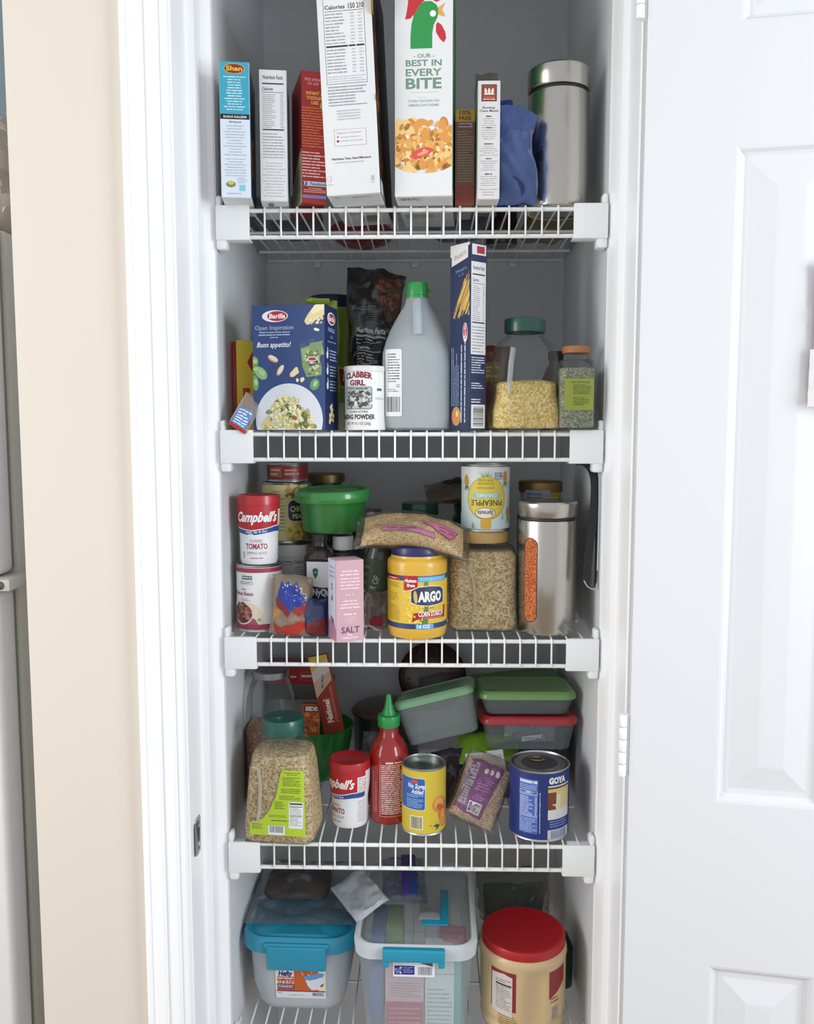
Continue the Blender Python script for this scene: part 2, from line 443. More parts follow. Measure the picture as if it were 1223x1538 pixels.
# towel hanging on the door
def cloth_bm(w_, h, seed, amp=.006):
    bm = bmesh.new(); nu, nv = 26, 30; g = []
    for s in (0, 1):
        g.append([[bm.verts.new((-w_ / 2 + w_ * i / nu, -s * .003 + amp * math.sin(i * .85 + seed) * (.4 + .6 * (1 - j / nv)) + amp * .5 * noise.noise(Vector((i * .3, j * .2, seed))), h * j / nv)) for j in range(nv + 1)] for i in range(nu + 1)])
    for s in (0, 1):
        for i in range(nu):
            for j in range(nv):
                q = [g[s][i][j], g[s][i + 1][j], g[s][i + 1][j + 1], g[s][i][j + 1]]; bm.faces.new(q if s else q[::-1])
    bd = [(i, 0) for i in range(nu)] + [(nu, j) for j in range(nv)] + [(i, nv) for i in range(nu, 0, -1)] + [(0, j) for j in range(nv, 0, -1)]
    for k, (i, j) in enumerate(bd):
        i2, j2 = bd[(k + 1) % len(bd)]; bm.faces.new((g[0][i][j], g[0][i2][j2], g[1][i2][j2], g[1][i][j]))
    return bm
t = thing('hanging_towel', 'pink and white cloth hanging at the right edge of the open door', 'towel', (.5745, -.2195, 1.560), R(-9.5))
obj('pink_half', cloth_bm(.075, .115, 1), mat('#e7c3d2', .9), t).location = (0, 0, .045)
obj('white_half', cloth_bm(.085, .075, 2.2), mat('#f1eef0', .9), t).location = (.0, -.001, -.028)
obj('hook', tube(bmesh.new(), [(0, .022, .163), (0, .004, .168), (0, -.010, .163), (0, -.013, .170)], .002), steel(), t)

# ---- refrigerator at the far left
t = thing('refrigerator', 'white refrigerator partly visible left of the cream wall end', 'refrigerator', (-1.018, .02, 0))
FRW = mat('#e9eaec', .4); GK = mat('#8f8d86', .6); DG = mat('#5d5b57', .6)
obj('cabinet', Box(-.36, .345, .045, .70, .02, 1.83, .006), mat('#cfcdc5', .5), t)
d1 = obj('freezer_door', Box(-.36, .345, -.03, .03, 1.262, 1.835, .012, 4), FRW, t)
d2 = obj('fridge_door', Box(-.36, .345, -.03, .03, .05, 1.238, .012, 4), FRW, t)
obj('gasket', Box(-.35, .338, .03, .046, 1.268, 1.83, .003), GK, d1)
obj('gasket', Box(-.35, .338, .03, .046, .055, 1.232, .003), GK, d2)
bm = Box(.25, .368, -.036, .045, 1.240, 1.260, .004); hg = obj('hinge_bracket', bm, mat('#c9c8c2', .4), t)
bm = Lathe([(0, .004), (.004, .0035), (.0065, .0015), (.007, 0)], 20)
for v in bm.verts: v.co = Vector((v.co.x, -v.co.z, v.co.y))
o = obj('screw', bm, steel('#77756f', .4), hg); o.location = (.352, -.036, 1.250)
# crumpled plastic sack on the refrigerator
f = bagf(.34, .21, .22, .022, 4)
t = single('plastic_sack', Bag(f, .34, .21, 30, 26), clear('#ece4d8', '#c9bfb2', .72, .3, .15), 'crumpled beige plastic sack on top of the refrigerator', 'bag', (-.80, .19, 1.842))

# ============================================================ WIRE SHELVES
SZ = {1: 1.849, 2: 1.501, 3: 1.165, 4: .817, 5: .470}
WIRE = mat('#eff0ef', .3, var=.02, coat=.3)
bm = bmesh.new(); tube(bm, [(0, .405, -.0016), (0, .004, -.0016), (0, -.001, -.0022), (0, -.0028, -.005), (0, -.0028, -.010), (0, -.0028, -.047)], .0016, 6)
me_wire = obj('wire', bm, WIRE).data; bpy.data.objects.remove(bpy.data.objects['wire'])
def rail_mesh(x, r_):
    bm = tube(bmesh.new(), [(-x, 0, 0), (x, 0, 0)], r_, 10); o = obj('rail', bm, WIRE); m_ = o.data; bpy.data.objects.remove(o); return m_
me_rail = rail_mesh(.303, .0034); me_thin = rail_mesh(.298, .0026)
def bracket(sgn):
    bm = bmesh.new(); s = sgn
    def b(x0, x1, y0, y1, z0, z1, r_=.0015):
        if s < 0: x0, x1 = -x1, -x0
        box(bm, x0, x1, y0, y1, z0, z1, r_, 2)
    b(.2515, .3045, -.0095, -.004, -.053, .0005, .002)       # cover plate
    b(.2515, .3045, -.006, .018, -.053, -.0500, .001)        # lower return
    b(.262, .3045, .0075, .020, -.049, -.0045, .001)
    b(.288, .3045, -.007, .018, -.067, -.050, .004)          # hook below
    b(.296, .3045, -.007, .014, -.002, .016, .004)           # ear above
    b(.3, .3048, .0, .052, -.030, -.004, .002)               # wall plate
    return bm
LOOK = {1: 'top wire shelf under the cereal boxes', 2: 'second wire shelf, under the pasta boxes and vinegar jug', 3: 'middle wire shelf under the salt box and steel canister', 4: 'fourth wire shelf, under the red sauce bottle', 5: 'lowest wire shelf under the plastic storage boxes'}
brm = {}
for k in range(1, 6):
    t = thing('wire_shelf', 'white ' + LOOK[k], 'shelf', (0, 0, SZ[k]), 0, 'wire shelves in the closet')
    for i in range(23): child('wire', me_wire, t, (-.2794 + .0254 * i, 0, 0))
    child('rail', me_rail, t, (0, .0010, -.0066)); child('rail', me_rail, t, (0, .0014, -.0470))
    for y in (.155, .315): child('rail', me_thin, t, (0, y, -.0058))
    child('rail', me_thin, t, (0, .402, -.0058))
    for s in (-1, 1):
        if s not in brm:
            o = obj('end_bracket', bracket(s), mat('#eef0f1', .4, var=.01), t); brm[s] = o.data
        else: child('end_bracket', brm[s], t)
        if k > 0:
            bm = None
    for x in (-.2, .2):
        pass
bm = bmesh.new(); box(bm, -.006, .006, .002, .012, -.016, -.001, .001); tube(bm, [(0, .0045, -.005), (0, -.006, -.006), (0, -.007, -.012)], .0022, 8)
o = obj('wall_clip', bm, WIRE); me_clip = o.data; bpy.data.objects.remove(o)
for t in [o for o in COL.objects if o.name.startswith('wire_shelf')]:
    for x in (-.2, .0, .2): child('wall_clip', me_clip, t, (x, .416, 0))
# ============================================================ SHELF 1 (top): cartons and canister
Z = SZ[1]
def facing(o, M): return o
# teal and white spice-mix box
t = thing('spice_mix_box', 'narrow teal and white spice mix carton at the left end of the top shelf', 'box', (-.262, -.051, Z), R(7))
carton(t, .044, .115, .196, PRINTW, mat('#dcdcde', .6))
p = Print(); W = .0215; H = .1955
p.rect(-W, .121, W, H, '#3fa9c4').rect(-W, .1135, W, .121, '#17181c').rect(-W, .0005, W, .1135, '#dfeaf6')
p.up().ell(0, .186, .0155, .0075, '#d9b13f').up().ell(0, .186, .0145, .0066, '#8e2f1d').up().text('Shan', 0, .1832, .0062, '#f4c542', .024, bold=.03)
p.lines(-.017, .1255, .017, .176, 13, '#c9edf6', .42, 2, 'c').text('SHAHI HALEEM', 0, .1155, .0032, '#e8e8e8', .034, bold=.02)
p.text('All Natural', 0, .1085, .0026, INK, .018).lines(-.017, .060, .017, .106, 11, FINE, .3, 3, 'c').lines(-.017, .030, .017, .058, 7, FINE, .3, 4, 'c')
p.ell(-.0075, .0195, .007, .0045, '#7a8a3c').ell(-.0075, .0215, .0045, .003, '#d9c35c').lines(.0025, .021, .017, .030, 4, FINE, .4, 5).rrect(.005, .010, .014, .019, .001, '#8ecfd8').lines(-.013, .004, .016, .008, 1, FINE, .4, 6)
p.build('printed_front', t, front(0))
p = Print(); p.rect(.003, .003, .112, .193, '#2a3b58').up().ell(.05, .07, .03, .03, '#b98a4b').up().ell(.05, .07, .022, .02, '#6f4a2a'); p.build('printed_side', t, side_r(.022, 0))

t = thing('nutrition_box', 'plain white carton showing its nutrition panel, second from left on top shelf', 'box', (-.208, -.031, Z), R(7))
carton(t, .041, .12, .192, PRINTW, mat('#dfdfe2', .6))
p = Print(); p.facts(-.016, .062, .016, .187, INK, 8, rows=18); p.lines(-.017, .005, .017, .058, 12, FINE, .32, 9, 'c'); p.build('printed_front', t, front(0))
p = Print(); p.rect(.002, .002, .117, .19, '#c9d6e6').up().rect(.02, .02, .05, .06, '#3a6fae'); p.build('printed_side', t, side_r(.0205, 0))
p = Print(); p.rect(-.010, .012, -.002, .03, '#4a7fb8'); p.build('printed_end', t, under(-.0006))

t = thing('rusk_carton', 'dark red infant biscuit carton turned slightly, between white cartons on top shelf', 'box', (-.1490, -.014, Z), R(17))
carton(t, .037, .1, .196, mat('#9c1f1f', .45), mat('#7b1a1a', .6))
p = Print(); p.rect(-.0182, .0005, .0182, .195, '#a32422').up()
p.text('FREE SPRING', .000, .1815, .004, '#e0a0a0', .026).text('OF LIFE', .0, .1755, .004, '#e0a0a0', .017)
p.text('INFANT &', .002, .1615, .0045, '#e8b04a', .026, bold=.03).text('TODDLER', .002, .1545, .0045, '#e8b04a', .026, bold=.03).text('USE', .002, .1475, .0045, '#e8b04a', .011, bold=.03)
p.lines(-.019, .083, .021, .144, 15, '#cf7a3a', .38, 5).lines(-.019, .038, .021, .078, 9, '#e9c4bd', .42, 6)
p.ell(.016, .146, .006, .007, '#9db43a').rect(-.018, .026, .022, .033, '#c9cfe2').up().rect(-.018, .0265, -.011, .0325, '#3b5998').text('f', -.0145, .0275, .0048, '#f4f4f4', bold=.03).text('Facebook', .007, .0275, .004, '#2b4a88', .026, bold=.02)
p.L = 1; p.lines(-.017, .016, .02, .024, 3, '#e9c4bd', .4, 7, 'c').rrect(-.019, .008, .019, .0125, .002, '#7a86c9')
p.build('printed_front', t, front(0), clip=(-.0183, .0183))
p = Print(); p.rect(-.098, .0, -.0008, .195, '#8a1c1d').up().poly([(-.098, .002), (-.001, .002), (-.001, .082), (-.03, .078), (-.098, .045)], '#cbbf95').up().lines(-.09, .01, -.01, .06, 9, '#8c8460', .35, 8); p.build('printed_side', t, side_l(-.0185, 0))

def tall_box(name, label, x, y, rz, tilt, w_, d, h, m, group=None):
    t = thing(name, label, 'cereal box', (x, y, Z), (0, R(tilt), R(rz)), group)
    carton(t, w_, d, h, m, mat('#d9dadb', .6)); return t
t = tall_box('cereal_box', 'tall white cereal carton with nutrition panel on its narrow side, left of the rooster carton', -.0840, -.066, -3, -2.7, .080, .195, .34, PRINTW)
p = Print(); a = -.031; b = .029
p.rect(a, .158, b, .339, '#2c2c30').up().rect(a + .0006, .1586, b - .0006, .3384, '#dfe0e0').up()
p.lines(a + .003, .285, b - .003, .33, 9, INK, .4, 11).rect(a + .002, .2785, b - .002, .281, INK)
p.text('Calories', a + .002, .263, .0055, INK, .030, 'l', .02).text('150', .0108, .2625, .0072, INK, .010, bold=.02).text('210', .0232, .2625, .0072, INK, .010, bold=.02)
p.rect(a + .002, .2595, b - .002, .2602, INK)
for k, (v0, v1, n, s) in enumerate(((.213, .258, 10, 12), (.172, .208, 8, 15))):
    p.lines(a + .002, v0, a + .031, v1, n, GREYINK, .42, s).lines(.008, v0, .014, v1, n, FINE, .42, s + 1).lines(.019, v0, .026, v1, n, FINE, .42, s + 2)
p.rect(a + .002, .2095, .003, .212, INK).rect(.0045, .2095, .014, .212, INK).rect(.0155, .2095, b - .002, .212, INK)
p.lines(a + .002, .160, b - .002, .170, 3, FINE, .4, 20).lines(a + .001, .126, b - .002, .156, 7, GREYINK, .42, 21).lines(a + .01, .106, b - .01, .122, 4, FINE, .4, 22, 'c')
p.rect(a + .007, .070, b - .006, .0935, '#c98b95').up().rect(a + .0075, .0705, b - .0065, .093, '#dfe0e0').up().text('Questions or Comments?', -.002, .0875, .0024, GREYINK, .036).ell(a + .012, .083, .0012, .0012, '#a8323a').ell(a + .012, .077, .0022, .0018, '#a8323a').lines(a + .016, .0745, .018, .085, 2, FINE, .35, 24)
p.L = 1; p.text('Nutritious Taste. Real Difference!', -.0005, .0505, .0031, INK, .058, bold=.015).lines(a + .006, .0445, b - .006, .0485, 1, FINE, .4, 25)
p.ell(-.035, .024, .003, .005, '#b9bdd4').up().ell(-.035, .024, .0022, .0042, '#dfe0e0'); p.L = 1; p.lines(-.039, .014, -.029, .017, 1, FINE, .4, 26).rrect(.0275, .018, .0325, .0255, .001, FINE).lines(.027, .014, .033, .017, 1, FINE, .4, 27)
p.build('printed_front', t, front(0))
p = Print(); p.rect(.001, .0, .193, .339, '#3a2416').up().poly([(.001, .02), (.03, .02), (.06, .0), (.001, .0)], '#cfcfcc').blobs(.005, .05, .19, .33, 60, ['#6f4322', '#4e2d18', '#8a5a2d'], .006, .014, 4).ell(.0, .29, .012, .04, '#c9a24f'); p.build('printed_side', t, side_r(.041, 0))
p = Print(); p.barcode(-.006, .125, .022, .16, INK, 6).rrect(-.030, .008, -.022, .016, .001, FINE).text('BEST BY', .012, .012, .005, GREYINK, .03).lines(-.03, .09, .0, .12, 4, GREYINK, .4, 4).rect(.0, .165, .026, .168, INK); p.build('printed_end', t, under(-.0006))

t = tall_box('cereal_box', 'tall white and green cereal carton with a rooster and a bowl of corn flakes', .0195, -.052, -3, 0, .086, .195, .34, PRINTW)
p = Print()
green = '#2c9049'; red = '#c22b35'
p.poly([(-.0195, .2075), (.0125, .2075), (.0125, .2280), (.0145, .2400), (.0200, .2500), (.0220, .2600), (.0190, .2680), (.0110, .2735), (.0010, .2735), (-.0070, .2690), (-.0140, .2570), (-.0180, .2420), (-.0195, .2250)], green)
p.poly([(-.0275, .2490), (-.0200, .2500), (-.0120, .2580), (-.0060, .2690), (.0020, .2755), (.0110, .2760), (.0190, .2720), (.0240, .2745), (.0280, .2830), (.0270, .2950), (.0210, .3010), (.0170, .2960), (.0120, .3060), (.0040, .3060), (-.0010, .2960), (-.0060, .3010), (-.0130, .2960), (-.0140, .2870), (-.0230, .2850), (-.0230, .2730), (-.0250, .2600)], red)
p.poly([(.0205, .2440), (.0260, .2400), (.0315, .2300), (.0330, .2210), (.0295, .2150), (.0240, .2200), (.0180, .2300), (.0180, .2400)], red)
p.poly([(.0210, .2640), (.0320, .2710), (.0270, .2610), (.0320, .2510), (.0215, .2540)], '#d9a44c').up().ell(.0135, .2560, .0045, .0045, '#f4f2ec'); p.L = 0
GT = '#6f8f78'
p.text('- OUR -', .0005, .1945, .0055, GT, .031).text('BEST IN', 0, .1830, .0085, GT, .053, bold=.02).text('EVERY', 0, .1690, .0098, GT, .053, bold=.02).text('BITE', 0, .1510, .0145, GT, .053, bold=.025)
p.lines(-.026, .1445, .026, .1465, 1, '#a9c4af', .25, 3, 'c').text('CORN GROWN ON', 0, .1315, .0036, '#9ab0a0', .046).text('AMERICAN FARMS', 0, .1255, .0036, '#9ab0a0', .046).lines(-.01, .1375, .01, .139, 1, '#b9c9bd', .4, 5)
p.ell(0, .072, .050, .0315, '#c9ccd2', 0, 32).up().ell(0, .068, .049, .030, '#e9e9ea', 0, 32).up()
p.blobs(-.042, .030, .042, .106, 120, ['#c8873a', '#e0a95a', '#efc67e', '#d9964a'], .006, .012, 12, lambda u, v: (v < .103 - 2.0 * u * u) and v > .026 + 3 * u * u + .008)
p.up().blobs(-.040, .04, .040, .094, 60, ['#f3d59a', '#b9732c', '#e8b56a'], .0025, .006, 17, lambda u, v: (v < .096 - 2.0 * u * u) and v > .036 + 3 * u * u)
p.up().poly([(-.021, .054), (-.012, .0495), (.0, .052), (.010, .058), (.016, .064), (.008, .0665), (-.004, .066), (-.014, .061)], '#d4564a').up().ell(-.001, .0585, .009, .0025, '#ec9a86', .35)
p.up().poly([(-.0425, .0005), (.0425, .0005), (.0425, .0400), (.03, .0345), (.015, .0315), (0, .0305), (-.015, .0315), (-.03, .0345), (-.0425, .0400)], '#e0e1e2')
p.build('printed_front', t, lambda u, v, h: Vector((u, -h, v + .004 * min(1, v / .05))), clip=(-.0425, .0425))
p = Print(); p.rect(.0005, .0, .194, .339, '#24803f').up().rect(.0, .2, .02, .25, '#c22b35').rect(.0, .0, .03, .013, '#e4e4e2'); p.build('printed_side', t, side_r(.043, 0))
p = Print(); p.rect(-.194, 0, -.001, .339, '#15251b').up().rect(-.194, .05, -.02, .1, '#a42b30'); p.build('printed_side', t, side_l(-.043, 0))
p = Print(); p.rrect(-.038, .004, -.004, .022, .002, FINE).up().rrect(-.037, .005, -.005, .021, .002, '#e6e6e4').up().lines(-.035, .007, -.007, .019, 3, INK, .6, 4); p.L = 0
p.lines(.0, .05, .038, .09, 5, GREYINK, .4, 5).text('12', -.012, .06, .012, INK).lines(-.036, .1, .03, .13, 4, GREYINK, .4, 6); p.build('printed_end', t, under(-.0006))

t = thing('corn_flour_box', 'small brown carton with a yellow ten percent free band, right of rooster carton', 'box', (.0835, .003, Z), 0)
carton(t, .0305, .09, .145, mat('#7d5240', .5), mat('#9a9a98', .6))
p = Print(); p.rect(-.015, .0005, .015, .1445, '#7f5747').rect(-.015, .126, .015, .1445, '#d1a63a').rect(-.015, .0005, .015, .03, '#93402f').up()
p.text('10%', 0, .1365, .0062, '#8c3a1a', .018, bold=.03).text('FREE', 0, .1285, .0055, '#8c3a1a', .019, bold=.03).rect(-.010, .1175, .011, .124, '#b8a7c2').up().lines(-.0095, .118, .0105, .1235, 1, '#a5323a', .6, 3); p.L = 1
p.lines(-.012, .035, .013, .113, 20, '#a98d7c', .35, 9); p.build('printed_front', t, front(0))

t = thing('spice_mix_box', 'narrow white carton with a square brown emblem, left of the blue bag on top shelf', 'box', (.1175, -.035, Z), 0)
carton(t, .0335, .085, .172, PRINTW, mat('#d9d4cc', .6))
p = Print(); p.rrect(-.0115, .142, .0115, .1665, .001, '#6d2d1f').up().rrect(-.0102, .1435, .0102, .1655, .001, '#8f4a30').up()
for x in (-.005, 0, .005): p.ell(x, .1565, .0018, .0045, '#f0e2d0', -x * 40)
p.rect(-.0075, .1515, .0075, .1535, '#f0e2d0').rect(-.0085, .1465, .0085, .1485, '#d8584a').up().lines(-.009, .1437, .009, .146, 1, '#f0e2d0', .5, 4); p.L = 0
p.text('Bombay', 0, .1315, .0034, '#5a4740', .019).text('Chana Masala', 0, .127, .0032, '#5a4740', .028)
for k, v in enumerate((.1145, .098, .0745, .053, .0305)): p.lines(-.014, v - .012, .014, v + .004, 5, '#b5a7a2', .32, 30 + k, 'c').lines(-.007, v + .0045, .007, v + .0075, 1, '#6d4a42', .6, 50 + k, 'c')
p.lines(-.0145, .004, .0145, .016, 3, '#b5a7a2', .32, 61, 'c')
p.build('printed_front', t, front(0))
f = bagf(.036, .226, .016, .006, 14, 3)
single('plastic_pouch', Bag(f, .036, .226, 12, 30), clear('#cfcac2', '#9d968c', .55, .25, .2), 'creased clear pouch standing behind the white carton with brown emblem', 'bag', (.121, .075, Z), 0)

# blue zip bag, slumped
t = thing('zip_bag', 'slumped blue zip bag between the narrow white carton and steel canister', 'bag', (.163, .000, Z), (0, 0, R(-4)))
f0_ = bagf(.058, .150, .034, .007, 3, 2.4, .5)
f = lambda u, v, side=-1: (lambda q: Vector((q.x + .004 * math.sin(v * 50), q.y + side * .0022 * math.sin((u * 1.4 + v) * 150) * min(1, (.15 - v) * 20), q.z - .6 * max(0, u) * (v / .15) ** 4)))(f0_(u, v, side))
BLUE = clear('#a9bdf0', '#8399cf', .55, .4, .10)
obj('bag_front', Bag(f, .058, .150, 26, 36), BLUE, t)
f2 = bagf(.036, .165, .022, .010, 8, 2.2)
o = obj('bag_back', Bag(f2, .036, .165, 20, 30), clear('#8fa6dc', '#4a62a0', .75, .4, .10), t); o.location = (-.012, .032, 0); o.rotation_euler = (0, R(-4), 0)
p = Print(); p.rect(-.006, .107, .026, .1085, '#6f6ab8').rect(-.006, .111, .026, .1125, '#6f6ab8'); p.build('zip_strip', t, onbag(f), step=.004, base=.001)
f = bagf(.04, .10, .03, .004, 9, 2.4, .4); o = obj('contents', Bag(f, .04, .10, 16, 20), mat('#27345e', .7, var=.4, scale=60), t); o.location = (0, .004, 0)

# dark jar with a small cap behind the bag
t = thing('dark_jar', 'dark red lidded jar mostly hidden behind the blue zip bag', 'jar', (.166, .300, Z))
obj('body', Lathe([(0, 0), (.028, 0), (.030, .003), (.030, .10), (.024, .112), (.022, .12), (0, .12)], 28), mat('#3a2022', .3, coat=.4), t)
obj('lid', Lathe([(.022, .119), (.025, .12), (.0255, .136), (.023, .139), (0, .139)], 28), mat('#7b1420', .4), t)

def canister(t, h_body, rad, lid_h, seed):
    S = steel('#bdb9b2', .22)
    obj('body', Lathe([(0, .0015), (rad - .008, .0015), (rad - .006, 0), (rad - .002, .001), (rad, .004), (rad, h_body - .004), (rad - .001, h_body - .001), (rad - .004, h_body), (0, h_body)], 64), S, t)
    obj('gasket', Lathe([(rad - .005, h_body - .001), (rad - .0035, h_body), (rad - .0035, h_body + .0045), (rad - .005, h_body + .006)], 64), mat('#2b2a28', .5), t)
    z = h_body + .0045
    obj('lid', Lathe([(rad - .006, z), (rad - .0008, z + .0005), (rad + .0008, z + .003), (rad + .0008, z + lid_h - .003), (rad - .001, z + lid_h - .0005), (rad - .004, z + lid_h), (rad * .6, z + lid_h + .0008), (0, z + lid_h + .001)], 64), S, t)
t = thing('steel_canister', 'large scuffed brushed steel canister at the right end of the top shelf', 'canister', (.234, .052, Z))
canister(t, .180, .0485, .0335, 1)
obj('foot_ring', Lathe([(.044, -.0002), (.046, -.0006), (.048, .0006), (.046, .0012), (.044, .0008)], 48), mat('#d8d2b8', .5), t)
# bags lying at the back of the top shelf, seen through the wires from below
for (nm, lb, x, y, a, b_, c_, rz, cc, sd) in (
    ('snack_bag', 'crinkled dark grey bag lying at the back left of the top shelf', -.225, .14, .13, .20, .06, 4, '#5d5f63', 21),
    ('snack_bag', 'red bag lying at the back of the top shelf behind cereal carton', -.100, .29, .12, .09, .05, 0, '#8c1d25', 22),
    ('snack_bag', 'dim blue-grey bag lying behind the rooster carton on the top shelf', .085, .16, .12, .19, .05, 0, '#4d5668', 23),
    ('snack_bag', 'amber and olive bag lying behind the steel canister on the top shelf', .250, .15, .09, .22, .05, 0, '#7d6a24', 24)):
    f = bagf(a, b_, c_, .006, sd, 2.6)
    single(nm, Bag(f, a, b_, 20, 22), mat(cc, .35, var=.5, scale=35, coat=.3), lb, 'bag', (x, y, Z + c_ * .5 + .006), (R(-90), 0, R(rz)))
# ============================================================ SHELF 2: pasta boxes, vinegar, jars
Z = SZ[2]
NAVY = '#24407c'
t = thing('bouillon_box', 'yellow and red soup carton standing behind the large blue pasta box', 'box', (-.2895, .055, Z), R(28))
carton(t, .09, .030, .148, mat('#e2c33c', .45), mat('#cfcfcc', .6))
for o in t.children: o.location.x = .045
p = Print(); p.rect(.001, .001, .089, .147, '#e6c93f').up().rect(.010, .008, .022, .070, '#c4342c').up().vlines(.012, .012, .020, .066, 2, '#e9b9a0', .5, 3); p.L = 1
p.poly([(.089, .144), (.05, .144), (.026, .128), (.018, .112), (.026, .098), (.05, .072), (.089, .06)], '#b92a26').up().text('Maggi', .05, .100, .022, '#f2c437', .07, bold=.03, rot=-1.2)
p.build('printed_front', t, lambda u, v, h: Vector((u, -h, v)))
p = Print(); p.rect(-.0295, .001, -.0005, .147, '#c63a30').up().vlines(-.026, .01, -.004, .138, 4, '#e2a08e', .4, 5); p.build('printed_side', t, side_l(0, 0))
t = thing('snack_pouch', 'small clear pouch with blue and white print lying beside the blue pasta box', 'pouch', (-.2760, -.012, Z + .001), (R(-14), R(28), R(6)))
f = bagf(.034, .062, .012, .004, 31); obj('film', Bag(f, .034, .062, 16, 18), clear('#f1ede8', '#ddd5ca', .3, .12, .2), t)
p = Print(); p.rrect(-.014, .004, .012, .034, .004, '#5f8fc9').up().lines(-.012, .006, .010, .032, 6, '#eef3f8', .5, 8).rect(-.016, .0, .015, .005, '#b8322c'); p.build('printed_patch', t, onbag(f), step=.004, vstep=.004, base=.0012)

# large blue pasta box
t = thing('pasta_box', 'large blue pasta box with a bowl of bow-tie pasta, left on second shelf', 'pasta box', (-.1930, -.010, Z), R(-11))
carton(t, .1205, .068, .1955, mat('#243a6a', .4, coat=.2), mat('#223a6c', .5))
p = Print(); W = .060
p.rect(-W, .0004, W, .1951, '#2a4478').up()
p.ell(-.0215, .1785, .0215, .0092, '#f3f1f1', 0, 28).up().ell(-.0180, .1785, .0165, .0078, '#b8283a', 0, 28).up().text('Barilla', -.0180, .1752, .0068, '#f6f2f2', .027, bold=.03, shear=.15)
p.L = 1; p.text('Open Inspiration', -.0230, .1575, .0068, '#b9c5da', .064, bold=-.004)
p.lines(-.052, .1475, .006, .1555, 2, '#aab8d6', .42, 4, 'c').lines(-.035, .1435, -.012, .1475, 1, '#aab8d6', .42, 7, 'c')
p.text('Buon appetito!', -.0240, .1305, .0078, '#f2f4f8', .057, bold=.012, shear=.3)
# cheese wedge, garlic, basil
p.poly([(.0600, .1945), (.0450, .1945), (.0370, .1850), (.0330, .1800), (.0290, .1740), (.0270, .1690), (.0305, .1645), (.0340, .1640), (.0600, .1790)], '#e3d3a0').up().poly([(.0600, .1945), (.0450, .1945), (.0370, .1850), (.0410, .1800), (.0600, .1880)], '#f0e4b4').blobs(.031, .166, .058, .182, 22, ['#d3bf88', '#efe2bb'], .001, .003, 3, lambda u, v: v < .164 + (u - .03) * .5 + .004)
p.L = 1; p.ell(.0475, .1560, .0042, .0022, '#e9e1c8', -.2).ell(.045, .157, .0025, .002, '#f4eed9')
for (u, v, a_) in ((-.0260, .1120, -.5), (-.0140, .0940, 1.0)): p.ell(u, v, .0095, .0043, '#c98f79', a_).up().ell(u + .001, v + .0012, .0085, .0034, '#ecdcc4', a_); p.L = 1
p.poly([(.0020, .0890), (.0120, .0990), (.0150, .0985), (.0175, .0900), (.0080, .0835), (.0025, .0838)], '#e7d6a6').ell(.0145, .0785, .0022, .003, '#efe6c6').poly([(.0200, .0820), (.0250, .0830), (.0265, .0790), (.0220, .0745), (.0190, .0770)], '#eaddb3')
for (u, v, a_, b_, r_, c_) in ((-.0570, .1080, .0065, .0085, 0, '#79a860'), (-.0560, .0960, .0080, .0075, .2, '#5f9a4a'), (-.0460, .0900, .0120, .0080, -.8, '#8bb874'), (-.0560, .0750, .0055, .0125, .1, '#6ea058'), (.0430, .0715, .0095, .0075, 1.1, '#5f9a5a')):
    p.ell(u, v, a_, b_, c_, r_).up().ell(u + .001, v + .001, a_ * .55, b_ * .4, '#a6cc8e', r_); p.L = 1
# pesto jars
for dx, dv in ((.015, .006), (0, 0)):
    p.up().poly([(.0200 + dx, .1290 + dv), (.0420 + dx, .1330 + dv), (.0545 - dx * .3, .1000), (.0545 - dx * .3, .0860), (.0300 + dx, .0830), (.0230 + dx, .1000)], '#7f9466').up().poly([(.0215 + dx, .1270 + dv), (.0405 + dx, .1300 + dv), (.0440 + dx, .1120 + dv), (.0250 + dx, .1080 + dv)], '#93a873').poly([(.0180 + dx, .1340 + dv), (.0290 + dx, .1370 + dv), (.0300 + dx, .1300 + dv), (.0190 + dx, .1275 + dv)], '#3d5a73')
p.up().blobs(.028, .088, .052, .124, 34, ['#6b7f4c', '#a7b883', '#566b40', '#c3c99a'], .002, .005, 6, lambda u, v: abs(u - .0405 + (v - .105) * .25) < .0115)
p.up().poly([(.0310, .1135), (.0465, .1145), (.0480, .1020), (.0345, .1000)], '#24385f').up().ell(.0395, .1110, .0085, .0038, '#efe6e6').up().ell(.0395, .1110, .0070, .0027, '#b8283a').text('PESTO', .0410, .1035, .0025, '#cfd6e6', .009); p.L = 1
# bowl
bc = (0.0, .0130)
p.up().ell(.0, .0165, .0560, .0570, '#d9dee6', 0, 44).up().ell(.0, .0150, .0540, .0550, '#f0f1f2', 0, 44).up().ell(0, .006, .044, .044, '#e2e3e4', 0, 40)
def bowtie(u, v, r_, a_, c1, c2):
    c_, s_ = math.cos(a_), math.sin(a_)
    def q(pts): return [(u + x * r_ * c_ - y * r_ * s_, v + x * r_ * s_ + y * r_ * c_) for x, y in pts]
    p.poly(q([(-1, -.8), (-.75, -.55), (-.9, -.2), (-1.05, .1), (-.85, .4), (-1, .8), (-.4, .5), (0, .18), (.4, .5), (1, .8), (.85, .4), (1.05, .1), (.9, -.2), (.75, -.55), (1, -.8), (.4, -.5), (0, -.18), (-.4, -.5)]), c1)
    L = p.L; p.L += .3; p.poly(q([(-.8, -.1), (-.2, -.12), (-.2, .1), (-.8, .25)]), c2).poly(q([(.8, -.1), (.2, -.12), (.2, .1), (.8, .25)]), c2).ell(u, v, r_ * .2, r_ * .2, '#a99752'); p.L = L
rd = random.Random(5)
p.up(); p.blobs(-.040, .0, .040, .052, 60, ['#b8a868', '#8d8a4c', '#cfc48c'], .004, .008, 9, lambda u, v: (u / .044) ** 2 + ((v - .0) / .054) ** 2 < .9)
